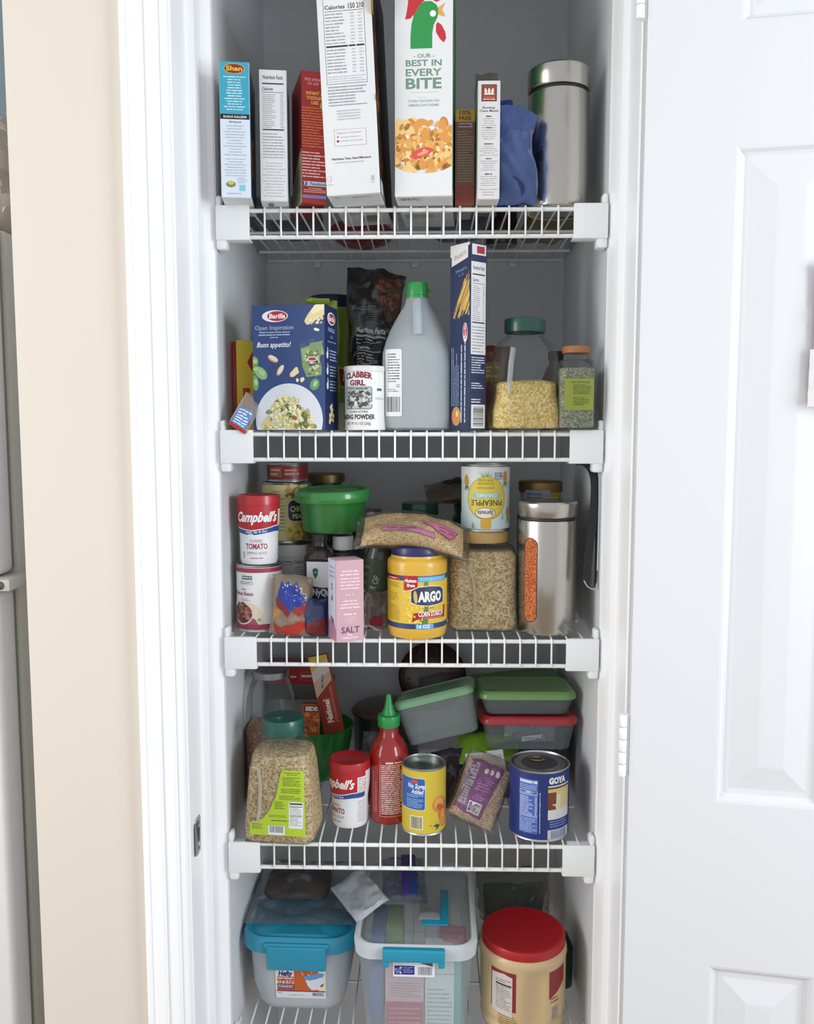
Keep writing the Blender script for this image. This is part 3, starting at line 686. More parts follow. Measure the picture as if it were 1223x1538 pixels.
for i in range(46):
    while True:
        u, v = rd.uniform(-.040, .040), rd.uniform(.002, .052)
        if (u / .043) ** 2 + (v / .055) ** 2 < .92: break
    p.L += .45
    if i % 6 == 2: p.ell(u, v, .006, .0045, '#4d6b3a', rd.uniform(0, 3), 9).up().ell(u + .001, v + .001, .0035, .002, '#6f9150', rd.uniform(0, 3), 8)
    elif i % 9 == 4: p.ell(u, v, .0055, .0035, '#8d5a44', rd.uniform(0, 3), 8)
    else: bowtie(u, v, rd.uniform(.0055, .0085), rd.uniform(-1, 1), rd.choice(('#e3d79c', '#d6c987', '#efe6b6', '#cbbd78')), rd.choice(('#f3edc8', '#dfd499')))
p.build('printed_front', t, front(0), clip=(-.0598, .0598), vclip=(.0005, .195), lay=.00002)
p = Print(); p.rect(.0008, .0004, .0672, .1951, '#1d2f5a').up().ell(.0340, .176, .0205, .0100, '#f0eef0', 0, 26).up().ell(.036, .176, .0165, .0082, '#b8283a', 0, 24).up().text('Barilla', .036, .1725, .0070, '#f6f2f2', .027, bold=.03); p.L = 1
p.text('FARFALLE', .034, .155, .0065, '#9fb0d2', .034, bold=.02).text('n. 65', .034, .1455, .005, '#9fb0d2', .014).lines(.014, .137, .058, .142, 1, '#7f92bb', .4, 2)
for v in (.118, .093, .070): p.ell(.012, v, .0048, .006, '#e6e6e8').ell(.014, v + .008, .002, .005, '#d3d6de', .4).lines(.024, v - .009, .060, v + .010, 4, '#aab8d6', .42, int(v * 999))
for i in range(9): p.L = 1 + i * .4; bowtie(.034 + rd.uniform(-.012, .012), .026 + rd.uniform(-.013, .013), .007, rd.uniform(.9, 2.2), rd.choice(('#e3d79c', '#cbbd78', '#e6c98a')), '#efe3b4')
p.build('printed_side', t, side_r(.06025, 0), lay=.00003)

# lime tub with navy lid behind
t = thing('chip_canister', 'lime green canister with navy lid behind the blue pasta box', 'canister', (-.1500, .235, Z))
obj('body', Lathe([(0, 0), (.040, 0), (.041, .003), (.041, .222), (.040, .226), (0, .226)], 40), mat('#8aa233', .35, coat=.4), t)
obj('lid', Lathe([(.041, .222), (.0425, .223), (.0425, .240), (.040, .244), (0, .244)], 40), mat('#1d2748', .4), t)
p = Print(); p.rect(.004, .0, .062, .05, '#c9ccb4').ell(.026, .095, .026, .017, '#b0232c', -.25, 26).up().ell(.026, .095, .027, .018, '#e9d04a', -.25, 26); p.it[-1], p.it[-2] = p.it[-1], p.it[-2]
p.up().ell(.026, .095, .0245, .0155, '#b0232c', -.25, 26).up().text('NO', .034, .088, .013, '#f0ead8', .022, bold=.03, rot=-.15); p.build('printed_label', t, cyl(.0411), step=.004, clip=(-.05, .07))
bm = tube(bmesh.new(), [(0, 0, 0), (-.02, 0, .0005), (-.034, 0, .002)], .0022, 10, r2=.006)
bmesh.ops.create_uvsphere(bm, u_segments=14, v_segments=8, radius=.006, matrix=Matrix.Translation((-.037, 0, .002)) @ Matrix.Diagonal((1.2, 1, .6, 1)))
single('plastic_spoon', bm, mat('#9fbb4a', .35, coat=.3), 'lime green plastic spoon handle poking up behind the blue pasta box', 'spoon', (-.1450, .150, Z + .224), 0)
f = bagf(.075, .225, .045, .006, 41, 3)
single('lime_bag', Bag(f, .075, .225, 22, 34), mat('#97ad3d', .35, var=.15, coat=.4), 'crinkled lime green bag standing between the pasta box and canister', 'bag', (-.168, .165, Z), (0, 0, R(-6)))

# black snack bag leaning
t = thing('snack_bag', 'black snack bag with white nutrition text leaning behind the vinegar jug', 'snack bag', (-.0830, .135, Z), (R(-6), R(3), R(-8)))
f0 = bagf(.102, .285, .050, .006, 51, 2.6)
f = lambda u, v, side=-1: (lambda q: Vector((q.x * (.55 + .5 * v / .285), q.y, q.z - .28 * max(0, u) * (v / .285) ** 3 + .0)))(f0(u, v, side))
obj('bag', Bag(f, .102, .285, 36, 60), mat('#1f1c1b', .28, var=.2, scale=20, coat=.6), t)
p = Print(); p.poly([(.006, .275), (.047, .268), (.049, .20), (.03, .19), (.014, .22)], '#4a261c').up().blobs(.012, .215, .046, .268, 30, ['#6a3a26', '#2c1a14', '#7a4a30'], .004, .009, 3); p.L = 0
p.lines(-.028, .205, .010, .213, 2, '#8f8f90', .4, 3).lines(-.034, .180, .020, .203, 6, '#5d5d5f', .4, 4)
p.rect(-.026, .055, .030, .160, '#101011').up().text('Nutrition Facts', .004, .1655, .0085, '#c9ccd0', .062, bold=.03).rect(-.026, .158, .036, .1615, '#a9adb2').lines(-.026, .147, .030, .1565, 2, '#a9adb2', .5, 5).text('Calories', -.024, .137, .006, '#c9ccd0', .03, 'l', .03).rect(-.024, .133, .03, .1345, '#a9adb2').lines(-.024, .055, .028, .131, 17, '#b5b8bd', .5, 6).lines(-.03, .02, .026, .050, 6, '#8f9297', .5, 7)
p.build('printed_text', t, onbag(f), step=.006, vstep=.006, base=.0009)

# baking powder tin
t = thing('baking_powder_tin', 'white baking powder tin with red and black lettering, in front of black bag', 'tin', (-.0745, .0235, Z), R(-3))
r_ = .0335
obj('body', Lathe([(0, 0), (r_ - .001, 0), (r_, .001), (r_, .092), (r_ - .001, .093), (0, .093)], 48), mat('#e9e9e6', .4), t)
obj('lid', Lathe([(r_ - .001, .0925), (r_ + .0008, .0932), (r_ + .001, .0995), (r_ - .0005, .1015), (r_ - .003, .1012), (r_ - .004, .0995), (0, .0995)], 48), mat('#dfe0e0', .35), t)
p = Print(); u0 = -.008
p.text('CLABBER', u0, .0800, .0088, '#7e2331', .048, bold=.045, arc=.003).text('GIRL', u0 - .001, .0705, .0082, '#7e2331', .027, bold=.045)
p.rrect(u0 - .0235, .033, u0 + .0235, .0685, .004, '#3c6f6a').up().rrect(u0 - .0222, .0342, u0 + .0222, .0673, .003, '#b9bcbc').up().lines(u0 - .016, .0635, u0 + .016, .0668, 1, '#3c4a4a', .6, 3).blobs(u0 - .020, .037, u0 + .020, .0625, 90, ['#2a2c2e', '#6b6e70', '#d8dada', '#45484a'], .0018, .0045, 14)
p.L = 0; p.text('DOUBLE ACTING', u0, .0275, .0034, '#4a4a4c', .033).text('BAKING POWDER', u0 - .004, .0175, .0072, '#3a2430', .064, bold=.04).text('NET WT 8.1 OZ (230g)', u0, .0085, .0042, '#6d6f72', .042)
p.lines(.020, .048, .042, .052, 2, '#9a9c9e', .4, 5).rect(.024, .062, .034, .066, '#3f6f55').rect(-.052, .002, -.040, .09, '#3f6f55')
p.build('printed_label', t, cyl(r_), step=.003)

# vinegar jug
t = thing('vinegar_jug', 'large half-full translucent vinegar jug with green cap and paper label', 'jug', (.0090, .058, Z), 0)
JUG = clear('#f3f7fa', '#d3dadd', .70, .25, .08)
sec = [(0, .046, .046, .02), (.004, .053, .053, .024), (.02, .0555, .0555, .026), (.10, .0560, .0560, .028), (.125, .0555, .0555, .034), (.145, .0510, .0510, .045), (.165, .0430, .0430, .043), (.185, .0320, .0320, .032), (.200, .0225, .0225, .0225), (.208, .0190, .0190, .019), (.216, .0180, .0180, .018)]
obj('body', Loft(sec, 8, True, True), JUG, t)
obj('vinegar', Loft([(z, a - .002, b - .002, c) for z, a, b, c in [(.003, .05, .05, .022), (.02, .0555, .0555, .026), (.10, .056, .056, .028), (.125, .0555, .0555, .034), (.143, .0515, .0515, .045)]], 8), clear('#f2f6f8', '#dfe6ea', .35, .1, .03), t)
bm = tube(bmesh.new(), [(.0, -.0225, .206), (.0, -.032, .196), (.001, -.0400, .178), (.0015, -.046, .160), (.0015, -.049, .150)], .0062, 12, r2=.008)
obj('handle_ridge', bm, clear('#e9eff2', '#d9e3e8', .7, .2, .1), t)
obj('cap', Lathe([(.0165, .2135), (.0190, .214), (.0190, .2175), (.0178, .2185), (.0178, .236), (.0165, .239), (0, .2392)], 36), mat('#2f9a4c', .35, coat=.3), t)
bm = bmesh.new(); bmesh.ops.create_uvsphere(bm, u_segments=10, v_segments=6, radius=.003, matrix=Matrix.Translation((.0195, -.004, .227))); obj('cap_tab', bm, mat('#2f9a4c', .35), t)
p = Print(); p.rrect(-.0520, .022, -.0235, .128, .003, '#e6e8ea').up().lines(-.047, .075, -.027, .122, 11, INK, .33, 5).lines(-.047, .060, -.028, .066, 2, INK, .33, 6).barcode(-.0495, .029, -.0265, .053, INK, 8).ell(-.0295, .070, .0026, .0026, INK).up().ell(-.0295, .070, .0018, .0018, '#e6e8ea')
def jugf(u, v, h):
    r0 = .0556; c_ = .026; a_ = abs(u)
    if a_ <= r0 - c_: return Vector((u, -r0 - h - .0006, v))
    th = (a_ - (r0 - c_)) / c_; s = -1 if u < 0 else 1
    return Vector((s * (r0 - c_ + (c_ + h + .0006) * math.sin(th)), -(r0 - c_) - (c_ + h + .0006) * math.cos(th), v))
p.build('paper_label', t, jugf, step=.003)

# tall spaghetti box, corner forward
t = thing('spaghetti_box', 'tall dark blue spaghetti box standing corner forward beside the vinegar jug', 'pasta box', (.0915, -.020, Z), R(-50))
wF, dS = .046, .0365
bm = Box(-wF, 0, 0, dS, 0, .289, r=.0009); obj('carton', bm, mat('#182547', .4, coat=.2), t)
p = Print(); F = lambda u, v, h: Vector((u, -h, v)); a, b = -wF + .0006, -.0006
p.rect(a, .0004, b, .2885, '#1a2a50').up().poly([(a, .2700), (b, .2850), (b, .2885), (a, .2885)], '#d6d6d4').poly([(a + .003, .2560), (b - .004, .2660), (b - .004, .2840), (a + .003, .2840)], '#dddcd8').up().text('SPAGHETTI', -.022, .268, .006, '#a07a70', .028, rot=.2)
p.L = 1; p.text('SPAGHETTI', -.020, .2465, .004, '#7f93bb', .026, rot=.15).text('n. 5', -.020, .240, .0035, '#7f93bb', .01, rot=.15)
rd = random.Random(11)
for i in range(46):
    x0 = rd.uniform(-.040, -.002); z0 = rd.uniform(.172, .200) + (x0 + .04) * .15; L_ = rd.uniform(.035, .06); an = R(62) + rd.uniform(-.05, .05)
    x1 = x0 + L_ * math.cos(an); z1 = z0 + L_ * math.sin(an); 
    if x1 > b: k = (b - x0) / (x1 - x0); x1 = b; z1 = z0 + (z1 - z0) * k
    p.L = 1 + (i % 8) * .3; p.poly([(x0, z0), (x0 + .0016, z0), (x1, z1 - .001), (x1 - .0008, z1 + .001)] if x1 - x0 > .003 else [(x0, z0), (x0 + .0012, z0), (x0 + .0012, z0 + .01)], rd.choice(('#d9b45c', '#b98f3e', '#e6c878', '#8f6c2c')))
p.L = 1; p.ell(-.010, .152, .0055, .0150, '#e3dfe6', 0, 22).up().ell(-.010, .154, .0045, .0115, '#a32a44', 0, 22).up().text('Barilla', -.0083, .154, .0042, '#f2e8ec', .020, rot=PI / 2, bold=.02)
p.L = 1; p.vlines(-.0225, .012, -.006, .137, 2, '#c3cde2', .3, 7); p.vlines(-.043, .038, -.024, .130, 5, '#9fb0d0', .32, 8)
p.ell(-.030, .022, .0105, .0150, '#c98f4e', 0, 22).up().ell(-.030, .022, .0088, .0130, '#2a2018', 0, 22).up().ell(-.030, .022, .006, .008, '#d98a3e').ell(-.028, .026, .003, .005, '#f0c98a')
p.build('printed_front', t, F, lay=.00004)
p = Print(); S = side_r(0, 0)
p.rect(.0006, .0004, dS - .0006, .2885, '#1a2a50').up().rect(.004, .2705, dS - .003, .2865, '#e3e2e2').rect(.014, .273, dS - .006, .284, '#b3283a')
p.rect(.0025, .1180, dS - .003, .2600, '#e6e6e8').up().facts(.005, .1200, dS - .005, .2575, INK, 17, rows=18)
p.L = 1; p.lines(.004, .088, dS - .004, .1150, 7, '#cdd5e6', .45, 4).lines(.004, .064, dS - .006, .0750, 3, '#cdd5e6', .45, 5).lines(.004, .042, dS - .004, .0500, 2, '#cdd5e6', .5, 6).rect(.004, .003, dS - .003, .0400, '#e6e6e8').up().barcode(.008, .006, dS - .006, .0370, INK, 9, False)
p.build('printed_side', t, S)

# lentil jar
def sq_jar(t, secs, neck, lid, lidm, fill, film, k=7):
    obj('jar', Loft(secs, k, True, False), film, t)
    obj('neck', Lathe(neck, 40), film, t)
    bm = Lathe(lid, 44); obj('lid', bm, lidm, t)
    obj('contents', Loft(fill, k), t['_g'], t); del t['_g']
JF = clear('#f6f8f8', '#cfd8da', .05, .05, .16)
GREENLID = mat('#1c4c3f', .35, coat=.3)
t = thing('lentil_jar', 'big clear jar of yellow split lentils with a dark green lid', 'jar', (.1830, .035, Z), R(4))
t['_g'] = grain('#dca94a', '#f4d47c', '#fff0b8', 330, 'yellow_lentils')
sq_jar(t, [(0, .050, .045, .015), (.004, .056, .050, .018), (.030, .056, .050, .020), (.055, .0505, .046, .022), (.075, .0495, .045, .022), (.110, .0500, .045, .024), (.128, .0490, .044, .030), (.140, .043, .041, .038), (.148, .0325, .0325, .0325), (.1515, .0305, .0305, .0305)],
       [(.0300, .150), (.0310, .152), (.0300, .153), (.0300, .160)], [(.0300, .1555), (.0325, .1560), (.0330, .158), (.0330, .1745), (.0318, .1775), (.028, .1785), (.0, .1782)], GREENLID,
       [(.003, .050, .045, .016), (.006, .054, .048, .018), (.030, .054, .048, .020), (.055, .0485, .044, .022), (.072, .0478, .0435, .022), (.076, .044, .040, .022), (.080, .02, .018, .015, .012, .0)], JF)
bm = tube(bmesh.new(), [(-.032, -.047, .055), (-.032, -.0485, .072), (-.030, -.0495, .105), (-.026, -.047, .128)], .0055, 12, r2=.003); obj('grip_ridge', bm, clear('#ffffff', '#f0f4f5', .3, .05, .25), t)

t = thing('spice_jar', 'small square glass jar of dried herbs with cork lid and olive label', 'jar', (.2610, .0075, Z), R(0))
t['_g'] = grain('#6a6c58', '#93967c', '#b9b9a2', 420, 'dried_herbs')
sq_jar(t, [(0, .024, .024, .006), (.003, .0285, .0285, .008), (.100, .0285, .0285, .009), (.108, .026, .026, .014), (.113, .019, .019, .018)],
       [(.0185, .112), (.0185, .122)], [(.0195, .1205), (.0215, .1210), (.0218, .1290), (.0205, .1315), (0, .1315)], mat('#a5673f', .6, var=.2, scale=120),
       [(.004, .025, .025, .007), (.007, .0265, .0265, .008), (.096, .0265, .0265, .009), (.098, .02, .02, .01)], JF)
p = Print(); p.rect(-.022, .031, .024, .080, '#8d9a3c').up().text('Herbs De Provence', .003, .073, .0030, '#2f3416', .029).lines(-.008, .055, .020, .071, 7, '#3f4420', .4, 5).lines(-.008, .038, .018, .052, 5, '#3f4420', .4, 6); p.build('printed_label', t, front(-.0286))

# reddish bag and jars behind
t = thing('dark_bag', 'dark red-brown bag between the spaghetti box and the lentil jar', 'bag', (.128, .185, Z), R(-5))
f = bagf(.09, .150, .05, .006, 61, 3); obj('bag', Bag(f, .09, .150, 22, 30), mat('#6a2f22', .4, var=.5, scale=40, coat=.3), t)
p = Print(); p.rrect(-.03, .085, .03, .12, .004, '#8c7a34').up().lines(-.026, .09, .026, .115, 3, '#c9b46a', .5, 3); p.build('printed_patch', t, onbag(f), step=.006, vstep=.006, base=.001)
t = thing('sauce_bottle', 'dark red bottle half hidden behind the lentil jar and spice jar', 'bottle', (.246, .120, Z), 0)
obj('body', Lathe([(0, 0), (.022, 0), (.024, .003), (.024, .085), (.018, .102), (.0115, .112), (.011, .12), (0, .12)], 28), mat('#5d1c1a', .2, coat=.5), t)
obj('cap', Lathe([(.011, .118), (.013, .119), (.013, .132), (.0115, .134), (0, .134)], 24), BLACK, t)
# ============================================================ SHELF 3: cans, salt, corn starch, canister
Z = SZ[3]
TIN = steel('#c3c4c6', .28)
def can(t, rad, h, label_m, top='closed', n=48):
    """steel can: rolled rims, recessed lid, paper sleeve"""
    b = [(0, .0025), (rad - .004, .0025), (rad - .003, 0), (rad - .0004, 0), (rad + .0004, .0008), (rad + .0002, .0026), (rad - .001, .0040)]
    c = [(rad - .001, h - .0040), (rad + .0002, h - .0026), (rad + .0004, h - .0008), (rad - .0004, h), (rad - .0022, h), (rad - .0030, h - .0035)]
    if top == 'closed': c += [(rad * .86, h - .0035), (rad * .84, h - .0028), (rad * .62, h - .0028), (rad * .6, h - .0034), (0, h - .0034)]
    else: c += [(rad - .0032, .006), (0, .006)]
    obj('can_body', Lathe(b + c, n), TIN, t)
    obj('paper_sleeve', Lathe([(rad - .0012, .0042), (rad - .0003, .0046), (rad - .0003, h - .0046), (rad - .0012, h - .0042)], n), label_m, t)
t = thing('bean_can', 'kidney bean can with white and dark red label, under the red-topped soup cup', 'can', (-.2595, .064, Z), R(9))
rb = .0385; can(t, rb, .1125, mat('#ecebea', .4, coat=.2))
p = Print(); mr = '#a43a52'
p.rect(-.12, .0048, .12, .0135, mr).rect(-.12, .1005, .12, .1078, mr)
p.rect(-.030, .0890, -.0105, .0950, '#3c6b58').up().lines(-.029, .0900, -.012, .0945, 1, '#d5e2da', .5, 3); p.L = 0
p.text('ORGANICS', -.022, .0805, .0058, '#9fb5b0', .026).lines(-.032, .070, -.018, .074, 1, '#b56a78', .5, 5).text('Kidney Beans', -.0290, .0620, .0062, '#a8566a', .040, bold=.02).lines(-.033, .052, -.013, .057, 2, '#b5a0a4', .4, 6)
p.poly([(-.060, .0135), (.006, .0135), (.006, .0300), (.001, .0400), (-.010, .0480), (-.060, .0520)], '#ead9bd').up().poly([(-.060, .0135), (-.001, .0135), (-.006, .022), (-.016, .028), (-.060, .030)], '#a3546a')
p.up().ell(-.031, .030, .0215, .0180, '#e6d8d6').up().ell(-.031, .0315, .0200, .0170, '#5d3028').up().blobs(-.050, .017, -.012, .050, 60, ['#7d4238', '#9c5c4e', '#6a342c', '#b07a68'], .003, .0048, 8, lambda u, v: ((u + .031) / .019) ** 2 + ((v - .032) / .0165) ** 2 < 1, asp=.5)
p.L = 2; p.ell(.0005, .0215, .0052, .0045, '#dfe3d2').up().ell(.0005, .0215, .0035, .003, '#9db08a'); p.L = 0
p.facts(.0250, .016, .050, .0985, INK, 5, rows=10)
p.build('printed_label', t, cyl(rb), step=.003)

t = thing('soup_cup', 'red and white tomato soup cup stacked on the kidney bean can', 'soup cup', (-.2580, .060, Z + .1128), R(3))
prof = [(0, .002), (.026, .002), (.027, 0), (.0296, .001), (.0312, .008), (.0316, .030), (.0318, .050), (.0335, .062), (.0350, .075), (.0354, .090), (.0352, .102)]
def cupr(pr):
    def f(v):
        for (a, z0), (b, z1) in zip(pr, pr[1:]):
            if z0 <= v <= z1 and z1 > z0: return a + (b - a) * (v - z0) / (z1 - z0)
        return pr[-1][0] if v > pr[-1][1] else pr[3][0]
    return f
def soup_cup(t, seed):
    obj('cup', Lathe(prof + [(0, .102)], 56), mat('#eceef1', .35, coat=.3), t)
    obj('lid', Lathe([(.0352, .100), (.0362, .1005), (.0362, .113), (.0355, .1155), (.0325, .1160), (.031, .1150), (0, .1150)], 56), mat('#b5222a', .35, coat=.3), t)
    p = Print(); rr = '#b5242c'
    p.poly([(-.056, .1002), (.056, .1002), (.056, .0640), (.03, .0640), (.012, .0590), (-.010, .0560), (-.030, .0580), (-.056, .0640)], rr)
    p.up().poly([(-.056, .0665), (-.030, .0615), (-.008, .0585), (.014, .0615), (.032, .0655), (.056, .0655), (.056, .0540), (.032, .0545), (.014, .0520), (-.008, .0485), (-.030, .0510), (-.056, .0560)], '#e9eef6').up().poly([(-.056, .0640), (-.030, .0600), (-.008, .0570), (.014, .0600), (.032, .0640), (.056, .0640), (.056, .0550), (.032, .0555), (.014, .0532), (-.008, .0497), (-.030, .0525), (-.056, .0572)], '#2c5296')
    p.up().text('Heat, Sip & Go!', .0, .0542, .0036, '#e9eef6', .036, bold=.02, shear=.2, rot=.05)
    p.text("Campbell's", .001, .0730, .0155, '#f4f4f4', .070, bold=.035, shear=.45)
    p.L = 0; p.text('CLASSIC', 0, .0385, .0046, '#b86a74', .022).text('TOMATO', 0, .0270, .0090, '#a8384a', .038, bold=.03).text('SIPPING SOUP', 0, .0180, .0045, '#a3a3ab', .036).lines(-.011, .010, .011, .0135, 1, '#c08a92', .6, 19).lines(-.027, .011, -.0215, .022, 4, '#8a6a72', .45, 4)
    p.rect(.0405, .008, .060, .092, '#f1f1f1').up().lines(.042, .060, .058, .090, 8, '#c7808a', .4, 9).lines(.042, .010, .058, .056, 14, GREYINK, .4, 10)
    p.build('printed_sleeve', t, cyl(cupr(prof)), step=.003, vstep=.008)
soup_cup(t, 1)

# stacked cans behind
t = thing('white_can', 'white labelled can at the bottom of the stack behind the bean can', 'can', (-.2190, .180, Z), R(0))
can(t, .038, .135, mat('#d3d6da', .4)); p = Print()
p.rect(-.05, .112, .05, .1304, '#e6e8ea').lines(-.03, .098, .004, .104, 1, GREYINK, .6, 3).rect(-.03, .095, .006, .0965, '#9aa3ac').text('Delicious!', .020, .098, .0062, '#6a707a', .026, bold=.02).lines(.008, .040, .036, .093, 13, '#9aa0a8', .45, 4).lines(-.03, .040, .004, .092, 12, '#b3b8be', .4, 5).rect(.0058, .01, .0068, .093, '#b3b8be')
p.build('printed_label', t, cyl(.0379), step=.003)
t = thing('chickpea_can', 'yellow chickpea can with navy emblem, on the white can behind soup cup', 'can', (-.2320, .180, Z + .1352), R(0))
can(t, .041, .108, mat('#d9cd86', .4, coat=.2)); p = Print()
p.rect(-.060, .0048, .008, .103, '#ddd39a').up().lines(-.02, .02, .006, .095, 12, '#a89c60', .35, 6); p.L = 0
p.blobs(.012, .006, .045, .035, 26, ['#c9a83a', '#a8842c', '#dcc667'], .004, .007, 4, asp=.8).blobs(.010, .080, .04, .102, 16, ['#c9a34a', '#8f6a2c', '#dcc07a'], .004, .007, 5, asp=.8)
p.up().rrect(.0100, .038, .046, .078, .010, '#e9e0b0').up().rrect(.0112, .0392, .046, .0768, .010, '#2a3260').up().text('CHICK', .030, .056, .010, '#d9cf7a', .030, bold=.04).text('PEAS', .030, .044, .008, '#d9cf7a', .022, bold=.04)
p.L = 1; p.ell(.030, .091, .010, .009, '#8a7a4a').up().ell(.030, .091, .008, .007, '#e6dfc4'); p.build('printed_label', t, cyl(.0409), step=.003)
t = thing('small_can', 'small flat can with dark red label topping the stack at back left', 'can', (-.2300, .195, Z + .2436), R(0))
can(t, .0375, .034, mat('#7d2a22', .4)); p = Print(); p.rect(-.03, .008, -.005, .027, '#a8584a').up().lines(-.028, .010, -.007, .025, 2, '#d9b0a0', .5, 3); p.L = 0; p.lines(.001, .011, .028, .024, 2, '#c9887a', .6, 9); p.build('printed_label', t, cyl(.0374), step=.003)
t = thing('tall_jar', 'tall dark jar with a bronze lid at the back behind the green tub', 'jar', (-.1750, .330, Z))
obj('body', Lathe([(0, 0), (.038, 0), (.040, .003), (.040, .205), (.032, .226), (.031, .235), (0, .235)], 32), mat('#3d3a36', .25, coat=.5), t)
obj('lid', Lathe([(.031, .233), (.0375, .234), (.038, .249), (.036, .2515), (0, .251)], 32), steel('#8f7d5a', .35), t)

# bottles and jars in the middle back
t = thing('pickle_jar', 'jar of olive-coloured pickles right under the green tub', 'jar', (-.1690, .158, Z), 0)
t['_g'] = grain('#5a5224', '#8c7c3a', '#a3935a', 60, 'pickles')
def round_jar(t, r_, h, nr, lidm, fill_h, film, lid_h=.014, n=36):
    obj('jar', Lathe([(0, 0), (r_ - .003, 0), (r_, .004), (r_, h * .78), (r_ - .004, h * .86), (nr, h * .93), (nr, h)], n), film, t)
    obj('lid', Lathe([(nr, h - .002), (nr + .0025, h - .001), (nr + .003, h + lid_h - .002), (nr + .001, h + lid_h), (0, h + lid_h)], n), lidm, t)
    g = t['_g']; del t['_g']; obj('contents', Lathe([(0, .003), (r_ - .004, .003), (r_ - .002, .006), (r_ - .002, fill_h), (r_ - .006, fill_h + .001), (0, fill_h + .001)], n), g, t)
round_jar(t, .0255, .150, .021, mat('#3b3a2c', .4), .128, JF)
t = thing('brown_bottle', 'dark brown bottle standing between the stacked cans and the salt box', 'bottle', (-.1590, .092, Z), 0)
obj('body', Lathe([(0, 0), (.026, 0), (.028, .003), (.028, .118), (.022, .130), (.013, .138), (.012, .148), (0, .148)], 32), mat('#2d2622', .2, coat=.5), t)
obj('cap', Lathe([(.012, .146), (.0145, .147), (.0145, .157), (.0130, .159), (0, .159)], 24), mat('#2b2b2e', .4), t)
t = thing('syrup_box', 'cold syrup carton with green shield emblem, left of the pink salt box', 'box', (-.1500, .036, Z), R(-6))
carton(t, .050, .030, .118, mat('#24304c', .4), mat('#24304c', .5))
p = Print(); p.rect(-.0248, .080, .0248, .1178, '#d6d9dc').poly([(-.0248, .085), (-.0248, .078), (.0, .0745), (.0248, .0755), (.0248, .085)], '#d6d9dc').up()
p.poly([(-.0150, .1050), (-.0100, .1075), (-.0050, .1050), (-.0060, .0960), (-.0100, .0885), (-.0140, .0960)], '#1f5a4a').up().ell(-.010, .100, .003, .002, '#4f9a86'); p.L = 1
p.rect(-.0248, .060, -.0170, .0745, '#7d2a34').text('NyQuil', .002, .0610, .0110, '#c9d3e2', .034, bold=.04).rect(-.0248, .02, -.004, .05, '#5d2430')
p.build('printed_front', t, front(0), clip=(-.0248, .0248))
t = thing('medicine_bottle', 'dark bottle with a white screw cap under the green tub', 'bottle', (-.1210, .115, Z), 0)
obj('body', Lathe([(0, 0), (.026, 0), (.0275, .003), (.0275, .110), (.022, .120), (.015, .126), (.015, .130), (0, .130)], 32), mat('#2e3034', .25, coat=.5), t)
obj('cap', Lathe([(.015, .128), (.0185, .129), (.0188, .131), (.0188, .150), (.0175, .1525), (0, .1528)], 36), mat('#e3e5e7', .4), t)
p = Print()
for k in range(6): p.lines(-.016, .108 + k * .003, .016, .110 + k * .003, 1, '#6a6e78', .4, 70 + k)
p.rect(-.024, .03, .024, .10, '#3b3f49'); p.build('printed_label', t, cyl(.0275), step=.003)
t = thing('sauce_jar', 'small jar with a dark red and silver lid behind the green tub', 'jar', (-.0860, .220, Z), 0)
obj('body', Lathe([(0, 0), (.026, 0), (.028, .003), (.028, .160), (.024, .172), (0, .172)], 32), mat('#3b3f44', .2, coat=.4), t)
obj('lid', Lathe([(.024, .170), (.0285, .171), (.0285, .186), (.0265, .189), (0, .189)], 32), steel('#7d6a6e', .3), t)
p = Print(); p.rect(-.03, .176, .03, .181, '#5d1620'); p.build('lid_band', t, cyl(.0286), step=.003)
p = Print(); p.rect(-.022, .10, .022, .160, '#8f959c').up().rect(-.02, .102, .02, .158, '#5d636b'); p.build('printed_label', t, cyl(.0281), step=.003)

# green round tub with lid, resting on the bottle caps
t = thing('green_tub', 'bright green round plastic tub with a green lid resting on bottles', 'tub', (-.1390, .130, Z + .1600), (R(2), R(-1), 0))
GP = mat('#357f3c', .3, coat=.4, var=.06)
obj('tub', Lathe([(0, .001), (.045, .001), (.048, 0), (.052, .002), (.0545, .010), (.0590, .055), (.0605, .058), (.0605, .060), (0, .060)], 56), GP, t)
obj('lid', Lathe([(.0600, .0540), (.0660, .0535), (.0675, .0560), (.0672, .0680), (.0650, .0730), (.0620, .0745), (.0590, .0740), (.0560, .0705), (.050, .0710), (.030, .0730), (0, .0735)], 64), mat('#3a8f43', .25, coat=.5, var=.05), t)
bm = bmesh.new()
for k in range(9): box(bm, -.0006, .0006, -.020, .020, .0730, .0738, 0)
obj('lid_tab', Box(-.012, .012, -.0725, -.0640, .0560, .0585, .0012), mat('#3a8f43', .25, coat=.5, var=.05), t)
bm.free()

# cellophane cookie bag
t = thing('cookie_bag', 'small clear cookie bag with blue starry and red wrapping, left of the salt box', 'bag', (-.2000, .0075, Z + .001), (R(-8), R(3), R(-4)))
f = bagf(.068, .098, .036, .007, 71, 2.3)
obj('film', Bag(f, .068, .098, 30, 36), clear('#f0ebe2', '#d9cdb8', .38, .07, .35), t)
fi = bagf(.060, .082, .026, .005, 72, 2.4, .3); o = obj('cookies', Bag(fi, .060, .082, 24, 30), mat('#cf9550', .7, var=.3, scale=50, bump=.6), t); o.location = (0, .003, .004)
p = Print(); p.poly([(-.018, .0880), (-.010, .0800), (-.006, .0880), (.002, .0800), (.008, .0880), (.016, .0720), (.030, .0520), (.026, .0420), (.010, .0500), (.004, .0380), (-.006, .0470), (-.024, .0600)], '#2c3f9a').up().blobs(-.020, .042, .028, .084, 46, ['#a9b9ea', '#d6def4'], .0008, .0013, 5, lambda u, v: v > .095 - .045 * 1 and v < .088 - abs(u) * .5 and v > .06 - u * .6, 1)
